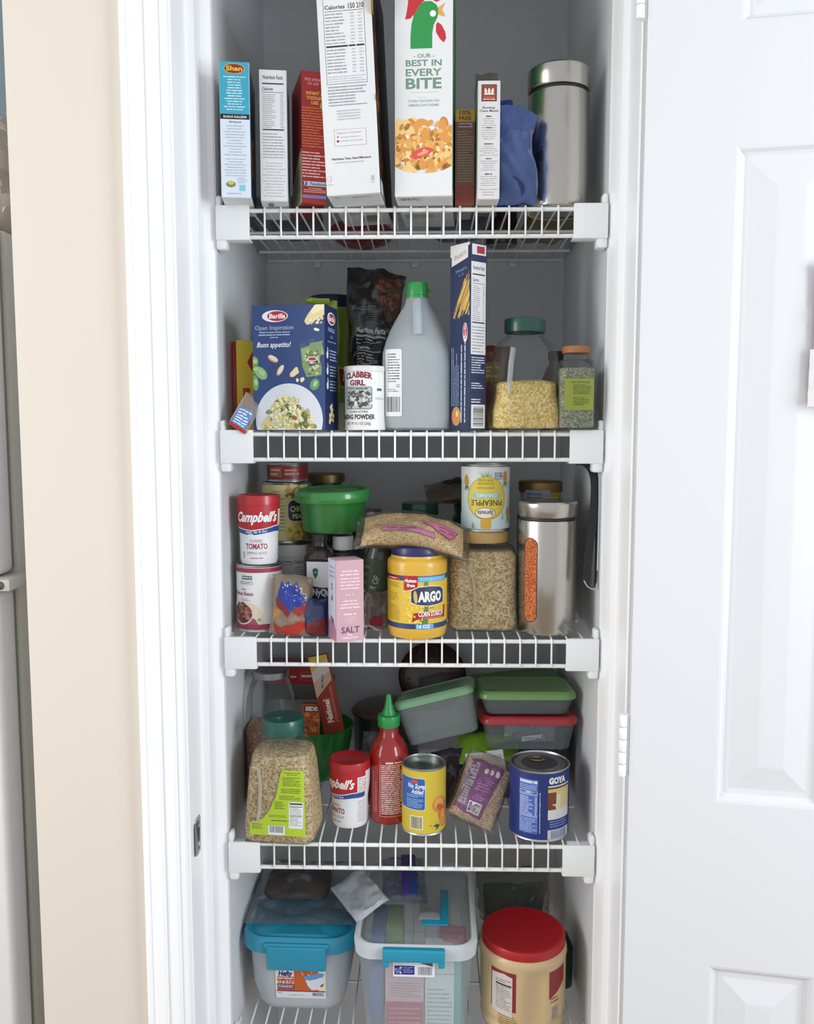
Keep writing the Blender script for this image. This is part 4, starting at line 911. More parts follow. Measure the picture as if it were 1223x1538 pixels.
p.L = 0; p.poly([(-.026, .0600), (-.006, .0470), (.004, .0380), (.000, .0300), (-.012, .0400), (-.024, .0460)], '#8c1f2c').poly([(.030, .0520), (.012, .0480), (.008, .0420), (.020, .0340), (.032, .0430)], '#a63324').poly([(-.020, .0040), (-.006, .0150), (.010, .0180), (.028, .0280), (.030, .0160), (.018, .0020), (.0, .0010)], '#c22f28').poly([(-.028, .020), (-.022, .004), (-.016, .001), (-.014, .010)], '#a3282a')
p.build('printed_wrap', t, onbag(f), step=.004, vstep=.004, base=.0012)
t = thing('candy_bag', 'dark blue and red foil bag tucked behind the cookie bag and salt box', 'bag', (-.1560, .004, Z), (R(-5), 0, R(8)))
f = bagf(.042, .062, .024, .006, 77, 2.4); obj('bag', Bag(f, .042, .062, 18, 20), mat('#2a3560', .3, var=.7, scale=70, coat=.5), t)
p = Print(); p.poly([(-.018, .004), (.018, .004), (.014, .030), (-.016, .022)], '#7a1c26'); p.build('printed_patch', t, onbag(f), step=.004, vstep=.004, base=.0012)

# pink salt box
t = thing('salt_box', 'pale pink salt carton standing at the front of the middle shelf', 'box', (-.0965, -.030, Z), R(23))
carton(t, .0465, .042, .131, mat('#cfa2ae', .5), mat('#c9a0aa', .6))
p = Print(); p.rect(-.0228, .0004, .0228, .1306, '#d0a5b1').up(); PW = '#efd3da'
for v0, v1, n, s in ((.105, .116, 2, 3), (.083, .104, 4, 4), (.052, .068, 3, 6), (.040, .048, 1, 7)): p.lines(-.018, v0, .018, v1, n, PW, .42, s, 'c')
p.ell(-.005, .0755, .001, .0011, '#f6e6ea').ell(0, .0755, .001, .0011, '#f6e6ea').ell(.005, .0755, .001, .0011, '#f6e6ea').ell(0, .0355, .0085, .0055, PW).up().ell(0, .0355, .0079, .005, '#d0a5b1').up().lines(-.006, .033, .006, .038, 2, PW, .4, 9, 'c'); p.L = 1
p.text('SALT', .0005, .0138, .0098, '#6d3f58', .0305, bold=.02).text('PINK', 0, .0090, .0030, '#f4e3e8', .009, bold=.03).text('HIMALAYAN', 0, .0042, .0034, '#f4e3e8', .026, bold=.03)
p.build('printed_front', t, front(0))
p = Print(); p.rect(-.0415, .0004, -.0005, .1306, '#c3c4d2').up().poly([(-.0415, .001), (-.0005, .001), (-.0005, .018), (-.012, .034), (-.018, .022), (-.027, .040), (-.033, .028), (-.0415, .036)], '#a87a90').text('S', -.020, .082, .010, '#3a3a4a', bold=.03).text('A', -.020, .064, .010, '#3a3a4a', bold=.03).lines(-.034, .100, -.006, .122, 3, '#9a9bb0', .4, 4)
p.build('printed_side', t, side_l(-.02325, 0))
# dark olive bottle and clear wrapped thing behind salt
t = thing('olive_bottle', 'dark green bottle with slanted lettering between the salt box and corn starch', 'bottle', (-.0660, .095, Z), (0, R(6), 0))
obj('body', Lathe([(0, 0), (.030, 0), (.032, .003), (.032, .120), (.028, .136), (.018, .142), (.018, .146), (0, .146)], 36), mat('#2b3526', .25, coat=.5), t)
obj('cap', Lathe([(.018, .144), (.0215, .145), (.0215, .158), (.020, .160), (0, .160)], 30), mat('#e0e2e3', .4), t)
p = Print(); p.rect(-.034, .02, .034, .118, '#3a4632').up().text('COVER OF', -.004, .062, .0105, '#a9b39c', .055, rot=1.3).lines(-.030, .030, -.016, .11, 6, '#5d6a4e', .4, 3); p.build('printed_label', t, cyl(.0321), step=.003)
t = thing('clear_wrapper', 'crumpled clear wrapper with a dark red end behind the salt box', 'wrapper', (-.0640, .045, Z + .001), (R(-10), 0, 0))
f = bagf(.046, .066, .020, .008, 81); obj('film', Bag(f, .046, .066, 22, 26), clear('#e0dcdc', '#b9b4b6', .3, .08, .4), t)
p = Print(); p.poly([(-.004, .006), (.016, .008), (.014, .022), (.004, .026), (-.006, .016)], '#8c1c2c'); p.build('red_end', t, onbag(f), step=.004, vstep=.004, base=.0008)
# green lid jar at back
t = thing('green_lid_jar', 'clear jar with a dark green lid at the back of the middle shelf', 'jar', (.0130, .220, Z), 0)
t.scale = (1, 1, 1.10)
t['_g'] = grain('#6a5a42', '#8c7a5c', '#a8967a', 240, 'brown_grain')
sq_jar(t, [(0, .040, .040, .012), (.004, .045, .045, .016), (.13, .045, .045, .02), (.15, .040, .040, .03), (.160, .030, .030, .03)], [(.0290, .158), (.0290, .168)],
       [(.0290, .162), (.0335, .163), (.0340, .165), (.0340, .181), (.0325, .184), (0, .184)], GREENLID, [(.003, .040, .040, .012), (.007, .043, .043, .016), (.10, .043, .043, .02), (.102, .03, .03, .02)], JF)

# corn starch tub
t = thing('corn_starch_tub', 'yellow corn starch tub with a dark blue lid, front centre of middle shelf', 'tub', (.0100, .0275, Z), R(-2))
ra = .0490
YEL = mat('#d9ab38', .35, coat=.3)
obj('tub', Lathe([(0, .003), (.040, .003), (.043, 0), (.0465, .0015), (ra - .0006, .009), (ra, .014), (ra, .108), (ra + .0003, .118), (ra - .0002, .124), (.0465, .1275), (.0435, .130), (.0425, .134), (0, .134)], 60), YEL, t)
obj('lid', Lathe([(.0405, .133), (.0425, .1335), (.0430, .1360), (.0430, .1460), (.0415, .1485), (0, .1485)], 48), mat('#23245c', .4, coat=.2), t)
p = Print()
p.rect(-.085, .025, .085, .1030, '#dcb935').rect(-.085, .0960, .085, .1040, '#2c2450').rect(-.085, .0180, .085, .0265, '#24406e')
p.up().rect(-.060, .0965, -.028, .1015, '#a3263a').lines(-.056, .0975, -.035, .1005, 1, '#e9c7cc', .6, 3).rect(.0030, .0945, .060, .1030, '#4fa3d1').up().lines(.006, .0960, .055, .1015, 2, '#a5d3ec', .5, 4)
p.L = 1; p.poly([(-.020, .0800), (-.020, .1045), (.0030, .1045), (.0030, .0845)], '#a8202c').up().text('gluten', -.0090, .0940, .0052, '#f3e6e0', .020, bold=.04).text('free', -.0080, .0865, .0052, '#f3e6e0', .013, bold=.04)
p.L = 1; p.rect(.0, .0185, .030, .0258, '#57a8d6').up().text('16 OZ', .013, .0195, .0055, '#f0dfe8', .022, bold=.04)
p.L = 1; p.rect(.0130, .026, .0205, .0945, '#5d8a3a').poly([(.0130, .050), (.0205, .050), (.0170, .026), (.0040, .026)], '#4f7a34')
p.blobs(-.020, .028, .014, .082, 64, ['#f0d45a', '#eccc46'], .0016, .0024, 3, asp=.8)
p.up(); p.poly([(-.0085, .0810), (.0040, .0870), (.0240, .0885), (.0450, .0860), (.0520, .0800), (.0520, .0590), (.0400, .0560), (.0200, .0545), (.0010, .0570), (-.0085, .0610)], '#e9e4d0').up().poly([(-.0075, .0800), (.0042, .0858), (.0240, .0873), (.0445, .0848), (.0508, .0795), (.0508, .0595), (.0398, .0572), (.0200, .0557), (.0015, .0580), (-.0075, .0617)], '#35375c').up().ell(-.0005, .0700, .0030, .0105, '#c9b46a', .1).text('ARGO', .0245, .0630, .0150, '#f2efe6', .042, bold=.05)
p.L = 2; p.lines(.010, .0500, .040, .0535, 1, '#6a7a4a', .5, 6); p.poly([(-.0065, .0290), (-.0035, .0440), (.0080, .0455), (.0520, .0450), (.0520, .0540), (.0580, .0540), (.0560, .0340), (.0080, .0345), (.0010, .0330)], '#a3202a').up().text('CORN STARCH', .0270, .0385, .0078, '#f3e9e4', .046, bold=.03); p.L = 2; p.lines(.006, .0345, .050, .0370, 1, '#d99a9a', .4, 7)
p.L = 1; p.lines(-.052, .084, -.028, .0925, 3, '#8c7a24', .4, 8).lines(-.052, .062, -.030, .076, 5, '#8c7a24', .35, 9).lines(-.052, .030, -.028, .056, 9, '#8c7a24', .35, 10)
p.build('printed_label', t, cyl(ra), step=.003)

# big square jar of coriander seeds, tan lid
t = thing('coriander_jar', 'big square clear jar full of coriander seeds, under the pineapple can', 'jar', (.1210, .088, Z), R(-3))
SEED = grain('#a58456', '#d3b483', '#f0dcb2', 330, 'coriander_seeds')
t['_g'] = SEED
sq_jar(t, [(0, .050, .048, .012), (.004, .0575, .0535, .016), (.025, .0580, .054, .018), (.05, .0560, .0525, .02), (.10, .0565, .0525, .02), (.125, .0575, .053, .024), (.136, .054, .051, .03), (.1445, .044, .043, .042), (.1470, .042, .042, .042)],
       [(.0415, .1465), (.0415, .152)], [(.0420, .1475), (.0440, .1480), (.0445, .150), (.0445, .1650), (.0430, .1675), (0, .1675)], mat('#c2a064', .4, coat=.2),
       [(.003, .050, .048, .012), (.007, .0565, .0525, .016), (.025, .057, .053, .018), (.05, .055, .0515, .02), (.10, .0555, .0515, .02), (.125, .0562, .052, .024), (.134, .050, .048, .03), (.136, .03, .03, .03)], JF)
bm = tube(bmesh.new(), [(-.040, -.0500, .030), (-.020, -.0540, .026), (-.012, -.0545, .040), (-.014, -.0545, .085), (-.022, -.0545, .108), (-.038, -.052, .112)], .0022, 8); obj('grip_ridge', bm, clear('#ffffff', '#efe6d6', .35, .05, .3), t)

# pineapple can, upside down
t = thing('pineapple_can', 'upside-down pineapple can standing on the tan lid of the seed jar', 'can', (.1250, .082, Z + .1678), R(2))
rp = .0410; can(t, rp, .1120, mat('#cfe0e0', .4, coat=.2))
p = Print(); q = Print()
p.rect(-.12, .0052, .12, .030, '#c9dfe2').rect(-.12, .085, .12, .107, '#dfe4e2').up()
p.ell(-.002, .0560, .0345, .0365, '#c7a63a', 0, 36).up().ell(-.002, .0565, .0325, .0345, '#dcc84a', 0, 36).rrect(-.012, .0052, .006, .0230, .004, '#d9a83a')
p.up().ell(-.004, .0315, .0170, .0095, '#7d7450', 0, 26).up().ell(-.004, .0315, .0158, .0084, '#ece5d6', 0, 26).up()
p.text('Sprouts', -.0040, .0350, .0065, '#6a6a78', .026, bold=.04, rot=PI)
p.L = 2; p.text('PINEAPPLE', -.0020, .0530, .0090, '#3a3a1e', .054, bold=.02, rot=PI).rrect(-.0270, .0565, .0220, .0650, .003, '#8fc6cc').up().text('CHUNKS', -.0020, .0635, .0055, '#e3f2f0', .034, bold=.02, rot=PI)
p.L = 2; p.text('packed in juice', -.0040, .0745, .0038, '#7a6a20', .028, rot=PI).text('NO SUGAR ADDED', -.0040, .0820, .0035, '#7a6a20', .026, rot=PI).text('FRUIT IN JUICE', -.0040, .0875, .0035, '#7a6a20', .024, rot=PI)
for k in range(7): p.poly([(-.004 + (k - 3) * .002, .092), (-.002 + (k - 3) * .002, .092), (-.003 + (k - 3) * .0045, .104 - abs(k - 3) * .0012)], ('#7fa87a', '#5d8a5a', '#a3c4a0')[k % 3])
p.L = 1; p.rrect(.011, .087, .026, .0985, .001, '#7880a8').up().lines(.012, .088, .025, .0975, 3, '#dfe3ee', .5, 3).rect(.0175, .087, .018, .0985, '#dfe3ee')
p.L = 1
for u, v in ((.033, .091), (.0420, .030), (-.040, .085)): p.ell(u, v, .0055, .0100, '#c99a34', 0, 14); [p.poly([(u - .003 + k * .0015, v - .009), (u - .0015 + k * .0015, v - .009), (u + (k - 2) * .0035, v - .019)], '#4f7a56') for k in range(5)]
p.poly([(-.028, .006), (-.022, .006), (-.025, .018)], '#7fa8a0').poly([(.024, .02), (.030, .02), (.027, .034)], '#a3bcd0')
p.build('printed_label', t, cyl(rp), step=.003)

# wheat bag over the tubs
t = thing('grain_bag', 'clear bag of brown grain with pink labels draped over the corn starch lid', 'bag', (.0040, -.012, Z + .1540), (R(-50), R(7), R(2)))
t.scale = (1, 1, .66)
fg0 = bagf(.165, .098, .036, .003, 91, 3.0)
def drape(f0, k=1.1, m=.0):
    def f(u, v, side=-1):
        q = f0(u, v, side); return Vector((q.x, q.y + k * q.x * q.x * 2.6, q.z))
    return f
fg = drape(fg0)
obj('grain', Bag(fg, .165, .098, 50, 34), grain('#bd9a64', '#e6c894', '#fae6bc', 420, 'brown_rice'), t)
ff = drape(bagf(.188, .112, .043, .003, 91, 3.0)); o = obj('film', Bag(ff, .188, .112, 44, 34), clear('#f6f3ee', '#e6e6e2', .05, .08, .25), t); o.location = (0, -.0012, -.009)
p = Print(); PK = '#d279a8'
dv = -.020
p.poly([(u, v + dv) for u, v in [(-.055, .046), (-.048, .053), (-.030, .056), (.030, .048), (.034, .032), (-.030, .039), (-.050, .039)]], '#8c2c5a').up().poly([(u, v + dv) for u, v in [(-.0535, .046), (-.0475, .052), (-.030, .0548), (.0290, .0470), (.0325, .0335), (-.030, .0402), (-.049, .0402)]], PK).up().lines(-.044, .0420 + dv, .024, .0500 + dv, 1, '#9c4a8c', .6, 5)
dv = -.026; p.L = 0; p.poly([(u, v + dv) for u, v in [(.010, .076), (.072, .084), (.064, .060), (.056, .050)]], '#8c2c5a').up().poly([(u, v + dv) for u, v in [(.013, .0755), (.0700, .0828), (.0632, .0612), (.0555, .0525)]], '#cf6a9c').up().lines(.038, .062 + dv, .062, .076 + dv, 2, '#8c3a6a', .45, 4)
p.build('pink_label', t, onbag(fg, 0, 0), step=.0033, vstep=.0033, base=.0016)

# brown packet at back on tall dark jar
t = thing('back_jar', 'tall dark jar at the back left of the pineapple can, under a packet', 'jar', (.1130, .300, Z), 0)
obj('body', Lathe([(0, 0), (.036, 0), (.038, .003), (.038, .165), (.030, .180), (0, .180)], 28), mat('#2c3634', .3, coat=.4), t)
obj('lid', Lathe([(.030, .178), (.034, .179), (.034, .191), (.032, .193), (0, .193)], 28), mat('#22403a', .4), t)
t = thing('dried_fruit_packet', 'brown packet with black and red printed band, back centre behind pineapple can', 'packet', (.085, .262, Z + .205), (R(-72), R(-4), R(4)))
f = bagf(.115, .082, .036, .006, 95, 2.6); obj('packet', Bag(f, .115, .082, 28, 24), mat('#6a5a4c', .3, var=.5, scale=50, coat=.5), t)
p = Print(); p.poly([(-.030, .044), (.052, .038), (.052, .074), (-.012, .078)], '#26262a').up().poly([(.018, .050), (.052, .048), (.052, .064), (.020, .066)], '#7a2430'); p.build('printed_band', t, onbag(f), step=.005, vstep=.005, base=.001)

# steel canister with window
t = thing('steel_canister', 'brushed steel canister with a window of orange lentils on the middle shelf', 'canister', (.2265, .053, Z), R(0))
canister(t, .1895, .0485, .026, 2)
t2 = bmesh.new(); pts = []
wz0, wz1, wr = .022, .162, .0095
def winpts(a_):
    return [(-a_ + .0, wz0 - a_ + .0095), (a_, wz0 - a_ + .0095)]
def capsule(hw, z0, z1, n=8):
    P = []
    for i in range(n + 1): a_ = PI * i / n; P.append((hw * math.cos(a_), z1 - hw + hw * math.sin(a_)))
    for i in range(n + 1): a_ = PI + PI * i / n; P.append((hw * math.cos(a_), z0 + hw + hw * math.sin(a_)))
    return P
t2.free()
LENT = grain('#a8461e', '#cc6a34', '#e08a50', 420, 'orange_lentils')
p = Print(); p.poly([(u - .0345, v) for u, v in capsule(.0128, wz0, wz1)], BLACK).up().poly([(u - .0345, v) for u, v in capsule(.0115, wz0 + .0015, wz1 - .0015)], LENT)
p.build('window', t, cyl(.0485), step=.003, vstep=.01)
# jars seen above the canister
t = thing('herb_jar', 'large dark jar with a yellow label standing behind the steel canister', 'jar', (.2290, .165, Z), 0)
t['_g'] = grain('#3d3428', '#6a5a46', '#8c7a60', 260, 'dark_herbs')
round_jar(t, .0420, .228, .036, steel('#8c7048', .4), .205, JF, .018)
p = Print(); p.rect(-.004, .190, .032, .228, '#9a8424').up().lines(0, .205, .028, .222, 2, '#c9b85a', .5, 3); p.L = 0; p.rect(-.034, .205, .012, .232, '#8c93a8').up().lines(-.03, .208, .008, .228, 3, '#5a6278', .5, 5); p.build('printed_label', t, cyl(.0421), step=.003)
# black strap hanging from the shelf above at the right wall
t = thing('black_strap', 'black webbing strap looped down the right wall beside the steel canister', 'strap', (.2900, .0, Z), 0)
def ribbon(pts, wd, th, ny=Vector((0, 1, 0))):
    bm = bmesh.new(); rs = []
    pts = [Vector(q) for q in pts]
    for i, q in enumerate(pts):
        a = pts[max(0, i - 1)]; b = pts[min(len(pts) - 1, i + 1)]; tg = (b - a).normalized(); s = tg.cross(ny).normalized()
        rs.append([bm.verts.new(q + s * sx * wd / 2 + ny * sy * th / 2) for sx, sy in ((-1, -1), (1, -1), (1, 1), (-1, 1))])
    for a, b in zip(rs, rs[1:]):
        for j in range(4): bm.faces.new((a[j], a[(j + 1) % 4], b[(j + 1) % 4], b[j]))
    bm.faces.new(rs[0][::-1]); bm.faces.new(rs[-1]); return bm
def smooth(P, n=6):
    P = [Vector(q) for q in P]; out = []
    for i in range(len(P) - 1):
        p0, p1, p2, p3 = P[max(0, i - 1)], P[i], P[i + 1], P[min(len(P) - 1, i + 2)]
        for k in range(n):
            s = k / n; out.append(.5 * ((2 * p1) + (-p0 + p2) * s + (2 * p0 - 5 * p1 + 4 * p2 - p3) * s * s + (-p0 + 3 * p1 - 3 * p2 + p3) * s ** 3))
    out.append(P[-1]); return out
SB = mat('#15161c', .55, var=.25, scale=300, bump=.4)
obj('webbing', ribbon(smooth([(-.022, .030, .286), (-.008, .026, .284), (.003, .020, .270), (.0065, .014, .245), (.004, .010, .190), (-.0015, .008, .150), (-.0065, .006, .092)], 6), .013, .0022), SB, t)
obj('webbing', ribbon(smooth([(-.010, .034, .283), (.004, .034, .276), (.0118, .030, .240), (.0125, .024, .190), (.0115, .016, .130), (.0095, .010, .082)], 6), .0045, .0022), SB, t)
obj('loop_end', tube(bmesh.new(), smooth([(-.0100, .006, .094), (-.004, .005, .084), (.003, .005, .080), (.0100, .006, .080), (.0115, .008, .088)], 6), .0012, 8), steel('#c9ccd2', .2), t)
obj('edge_tape', ribbon(smooth([(.0125, .012, .268), (.0128, .008, .225), (.0122, .006, .170), (.0118, .006, .110)], 6), .0022, .001), mat('#b9bcc8', .4), t)
# ============================================================ SHELF 4: seed jar, soup cup, sauce, cans, food boxes
Z = SZ[4]
t = thing('coriander_jar', 'big clear jar of coriander seeds with green lid and lime label on fourth shelf', 'jar', (-.2165, .034, Z), R(-5))
t['_g'] = SEED
SJ = [(0, .053, .046, .010), (.004, .0595, .050, .013), (.030, .0595, .050, .015), (.120, .0520, .046, .018), (.150, .0475, .043, .024), (.168, .040, .038, .034), (.174, .034, .034, .034)]
sq_jar(t, SJ, [(.0325, .173), (.0325, .180)], [(.0325, .175), (.0350, .1755), (.0355, .178), (.0355, .1990), (.0340, .2020), (.030, .2030), (0, .2025)], mat('#1b5549', .35, coat=.35),
       [(.003, .053, .046, .010), (.007, .0582, .0488, .013), (.030, .0582, .0488, .015), (.120, .0508, .0448, .018), (.140, .048, .043, .022), (.147, .046, .041, .024), (.150, .03, .028, .02)], JF, 7)
bm = tube(bmesh.new(), [(-.041, -.0520, .040), (-.033, -.0520, .038), (-.0290, -.0510, .060), (-.0275, -.0485, .100), (-.031, -.0475, .128), (-.041, -.0470, .130)], .0030, 10); obj('grip_ridge', bm, clear('#ffffff', '#f3e9d6', .4, .05, .3), t)
p = Print(); LG = '#b5cf35'
p.poly([(-.0460, .0165), (.0480, .0165), (.0480, .0200), (.0450, .1230), (.0420, .1270), (.0100, .1270), (.0070, .1240), (-.0010, .0850), (-.0140, .0560), (-.0250, .0440), (-.0460, .0380)], LG).up()
DKG = '#5d6f1c'
p.lines(.010, .118, .040, .124, 2, DKG, .4, 2, 'c').lines(.0095, .100, .040, .116, 6, DKG, .45, 3).lines(.007, .088, .040, .097, 3, DKG, .45, 4).lines(.004, .077, .040, .085, 3, DKG, .45, 5).lines(-.004, .061, .016, .075, 5, DKG, .45, 6).lines(-.014, .047, .016, .052, 2, DKG, .4, 7).lines(-.043, .026, -.024, .036, 4, DKG, .4, 8).lines(-.010, .040, .044, .044, 1, DKG, .5, 9)
p.rect(.0200, .0300, .0440, .0740, '#e6e9ea').up().rect(.0215, .068, .0425, .0725, INK).up().rect(.0217, .0682, .0423, .0700, '#e6e9ea'); p.L = 2; p.lines(.022, .052, .042, .066, 5, GREYINK, .4, 10).lines(.022, .034, .042, .050, 6, GREYINK, .4, 11).rect(.0215, .0505, .0425, .0515, INK).rect(.0215, .066, .0425, .067, INK)
p.L = 1; p.rect(-.0150, .0180, .0130, .0330, '#eceff0').up().barcode(-.0125, .0215, .0105, .0325, mat('#3c3f66', .5), 12)
def jarface(u, v, h):
    hy = .050 - max(0, v - .030) * (.004 / .09); hx = .0595 - max(0, v - .030) * (.0075 / .09); r_ = .015
    a_ = abs(u); L0 = hx - r_; s = -1 if u < 0 else 1
    if a_ <= L0: return Vector((u, -hy - h, v))
    th = (a_ - L0) / r_; return Vector((s * (L0 + (r_ + h) * math.sin(th)), -(hy - r_) - (r_ + h) * math.cos(th), v))
p.build('printed_label', t, jarface, step=.004, vstep=.012, base=.0008)

# tall clear jar behind at far left
t = thing('pink_salt_jar', 'tall clear jar of pinkish grains behind the green-lidded seed jar', 'jar', (-.2590, .150, Z), 0)
t['_g'] = grain('#8c5d48', '#b98468', '#dcb096', 420, 'pink_grain')
sq_jar(t, [(0, .036, .040, .016), (.004, .042, .046, .022), (.03, .043, .047, .024), (.16, .0425, .046, .024), (.20, .041, .044, .030), (.225, .036, .038, .034), (.232, .032, .032, .032)], [(.0315, .231), (.0325, .232), (.0325, .2345), (.0315, .2355), (.0315, .2425)],
       [(.0315, .238), (.0335, .239), (.0338, .2500), (.032, .252), (0, .252)], steel('#9a9a9e', .3), [(.003, .036, .040, .016), (.007, .0405, .0445, .022), (.10, .041, .0445, .024), (.148, .0405, .044, .024), (.15, .03, .034, .02)], JF)

# green bowl holding small boxes
t = thing('green_bowl', 'green plastic bowl holding spice boxes behind the seed jar', 'bowl', (-.1900, .276, Z), 0)
t.scale = (.75, .75, .93)
bm = Lathe([(0, .001), (.045, .001), (.048, 0), (.060, .006), (.0790, .040), (.0900, .085), (.0935, .110), (.0955, .1105), (.0960, .1130), (.0935, .1150), (.0915, .1130), (.0870, .086), (.0760, .043), (.058, .010), (0, .006)], 56)
obj('bowl', bm, mat('#2f8f3c', .3, coat=.4), t)
BW = Vector((-.178, .255, Z))
def tipped(name, label, loc, rot, w_, d, h, m): 
    t = thing(name, label, 'box', loc, rot); carton(t, w_, d, h, m, mat('#8c8c8c', .6)); return t
t = tipped('spice_mix_box', 'red-brown spice carton leaning out of the green bowl toward the back wall', (-.1500, .205, Z + .112), (R(-4), R(-13), R(-6)), .037, .016, .150, mat('#b9553a', .45))
p = Print(); a, b = -.018, .018
p.rect(a, .0005, b, .1495, '#8c2e20').poly([(a, .070), (b, .100), (b, .1495), (a, .1495)], '#caa58c').poly([(a, .100), (b, .118), (b, .1495), (a, .1495)], '#cfc4bd').poly([(a, .1495), (b, .1495), (b, .1420), (a, .1200)], '#d6b530')
p.up().rrect(-.0080, .018, .0085, .068, .003, '#c2574a').up().rrect(-.0070, .019, .0075, .067, .003, '#9c2a22').up().text('National', .0045, .043, .0105, '#f0d9cf', .044, bold=.05, rot=PI / 2); p.L = 1; p.text('Meat Masala', .002, .100, .005, '#3b4a9a', .026, bold=.02, rot=PI / 2 - .2).vlines(.009, .02, .015, .09, 2, '#d98a74', .4, 3)
p.build('printed_front', t, front(0)); p = Print(); p.rect(.001, .001, .015, .149, '#5d2418'); p.build('printed_side', t, lambda u, v, h: Vector((-.0187 - h, u, v)))
t = tipped('spice_mix_box', 'orange box printed SIDE standing in the green bowl beside the green lid', (-.1950, .212, Z + .100), (R(-6), R(1), R(2)), .034, .018, .064, mat('#a84a20', .45))
p = Print(); p.rect(-.0165, .0005, .0165, .0635, '#b0542a').up().blobs(-.014, .012, .014, .045, 22, ['#c9743a', '#8f3c1a', '#d98a4a'], .003, .006, 5).rect(-.014, .049, .0165, .061, '#7a2014').rect(.0140, .0, .0165, .0635, '#c97a2e'); p.L = 3; p.text('SIDE', .001, .0515, .0072, '#f0e6dc', .024, bold=.05); p.build('printed_front', t, front(0))
t = tipped('tea_box', 'bright red box lying on its side above the bowl behind the pink salt jar', (-.2410, .310, Z + .176), (0, 0, R(1)), .105, .07, .034, mat('#a31f2a', .4, coat=.2))
p = Print(); p.rect(-.052, .0005, .052, .0335, '#b5242e').up().rrect(.012, .006, .044, .024, .006, '#c9686c').up().rrect(.013, .007, .043, .023, .006, '#b5242e').up().lines(.015, .010, .041, .021, 1, '#f0d9d6', .5, 8).lines(-.008, .010, .006, .018, 1, '#f0d9d6', .5, 9).lines(-.045, .012, -.015, .026, 3, '#e6a9a4', .4, 4); p.build('printed_front', t, front(0))
t = tipped('shallow_box', 'grey and brown flat box lying under the bright red box at back left', (-.2300, .318, Z + .140), (0, 0, R(-1)), .125, .065, .034, mat('#6d5f58', .5))

# soup cup, partly cropped logo
t = thing('soup_cup', 'red and white soup cup standing between the seed jar and red sauce bottle', 'soup cup', (-.1080, .074, Z), R(-46)); soup_cup(t, 2)
# clear bags behind the soup cup
for lb, x, y, w_, h, rot, sd in (('crumpled clear bag behind the soup cup on the fourth shelf', -.1080, .140, .080, .100, 10, 101), ('clear bag standing behind the red sauce bottle', -.060, .190, .07, .12, -6, 102)):
    t = thing('clear_bag', lb, 'bag', (x, y, Z), R(rot)); f = bagf(w_, h, .04, .009, sd, 2.4); obj('film', Bag(f, w_, h, 26, 30), clear('#dfe3ea', '#a9b0bc', .32, .07, .4), t)
    f2 = bagf(w_ * .8, h * .6, .028, .006, sd + 5, 2.4); o = obj('contents', Bag(f2, w_ * .8, h * .6, 20, 20), mat('#56607c' if sd == 101 else '#3a4038', .6, var=.4, scale=50), t); o.location = (0, .002, .004)
# red chilli sauce bottle
t = thing('sauce_bottle', 'red chilli sauce bottle with a green pointed cap', 'bottle', (-.0405, .0930, Z), R(0))
t.scale = (1.02, 1.02, .97)
RB = mat('#9c1a12', .18, coat=.6, var=.08)
rs = .0340
obj('bottle', Lathe([(0, .002), (.028, .002), (.031, 0), (.0335, .003), (rs, .010), (rs, .112), (.0335, .122), (.0310, .134), (.0255, .146), (.0190, .154), (.0165, .160), (.0160, .176), (0, .176)], 48), RB, t)
obj('collar', Lathe([(.0160, .172), (.0186, .1725), (.0190, .174), (.0190, .1905), (.0182, .1925), (.0125, .1935), (0, .1935)], 40), mat('#1f9a4a', .35, coat=.3), t)
obj('nozzle_cap', Lathe([(.0120, .193), (.0118, .197), (.0090, .203), (.0062, .214), (.0042, .228), (.0030, .2305), (0, .2308)], 28), mat('#1f9a4a', .35, coat=.3), t)
p = Print(); PWH = '#e3cfcd'
p.lines(-.012, .020, .036, .112, 26, PWH, .55, 3).lines(-.004, .112, .034, .118, 1, PWH, .6, 4).rect(-.0145, .016, -.0138, .114, PWH).rect(-.0145, .016, .036, .0166, PWH)
p.vlines(-.030, .022, -.020, .106, 2, '#c98a84', .4, 11)
p.build('printed_text', t, cyl(rs), step=.003)

# yellow peach can, opened
t = thing('peach_can', 'opened yellow peach can with blue label panel, in front of sauce bottle', 'can', (.0215, .058, Z), R(6))
rc = .0380
t.scale = (1.01, 1.01, .9)
can(t, rc, .1290, mat('#d8bf3a', .4, coat=.2), top='open')
o = obj('opened_lid', Lathe([(0, 0), (.020, 0), (.024, .0006), (.0335, 0), (.0335, -.0006), (0, -.0006)], 36), steel('#8f9a94', .3), t); o.location = (0, .002, .1160); o.rotation_euler = (R(5), R(3), 0)
obj('can_wall_inner', Lathe([(rc - .0031, .1255), (rc - .0035, .1250), (rc - .0035, .110), (rc - .0031, .110)], 40), TIN, t)
p = Print(); p.rrect(-.052, .0500, -.0010, .1120, .004, '#d9dfe6').up().rrect(-.052, .0510, -.0020, .1110, .004, '#2f62ae').up()
p.text('No Sugar', -.0160, .0920, .0090, '#e6edf6', .034, bold=.03, shear=.2).text('Added', -.0150, .0815, .0085, '#e6edf6', .022, bold=.03, shear=.2).ell(-.020, .1050, .0070, .0035, '#b8545c').lines(-.036, .0740, -.004, .080, 2, '#9fc0e8', .45, 3).lines(-.036, .054, -.005, .072, 6, '#9fc0e8', .4, 4)
p.L = 0; p.rect(-.0290, .0120, -.0050, .0390, '#e9e6c4').up().barcode(-.0270, .0140, -.0070, .0370, mat('#5d5a3a', .5), 14)
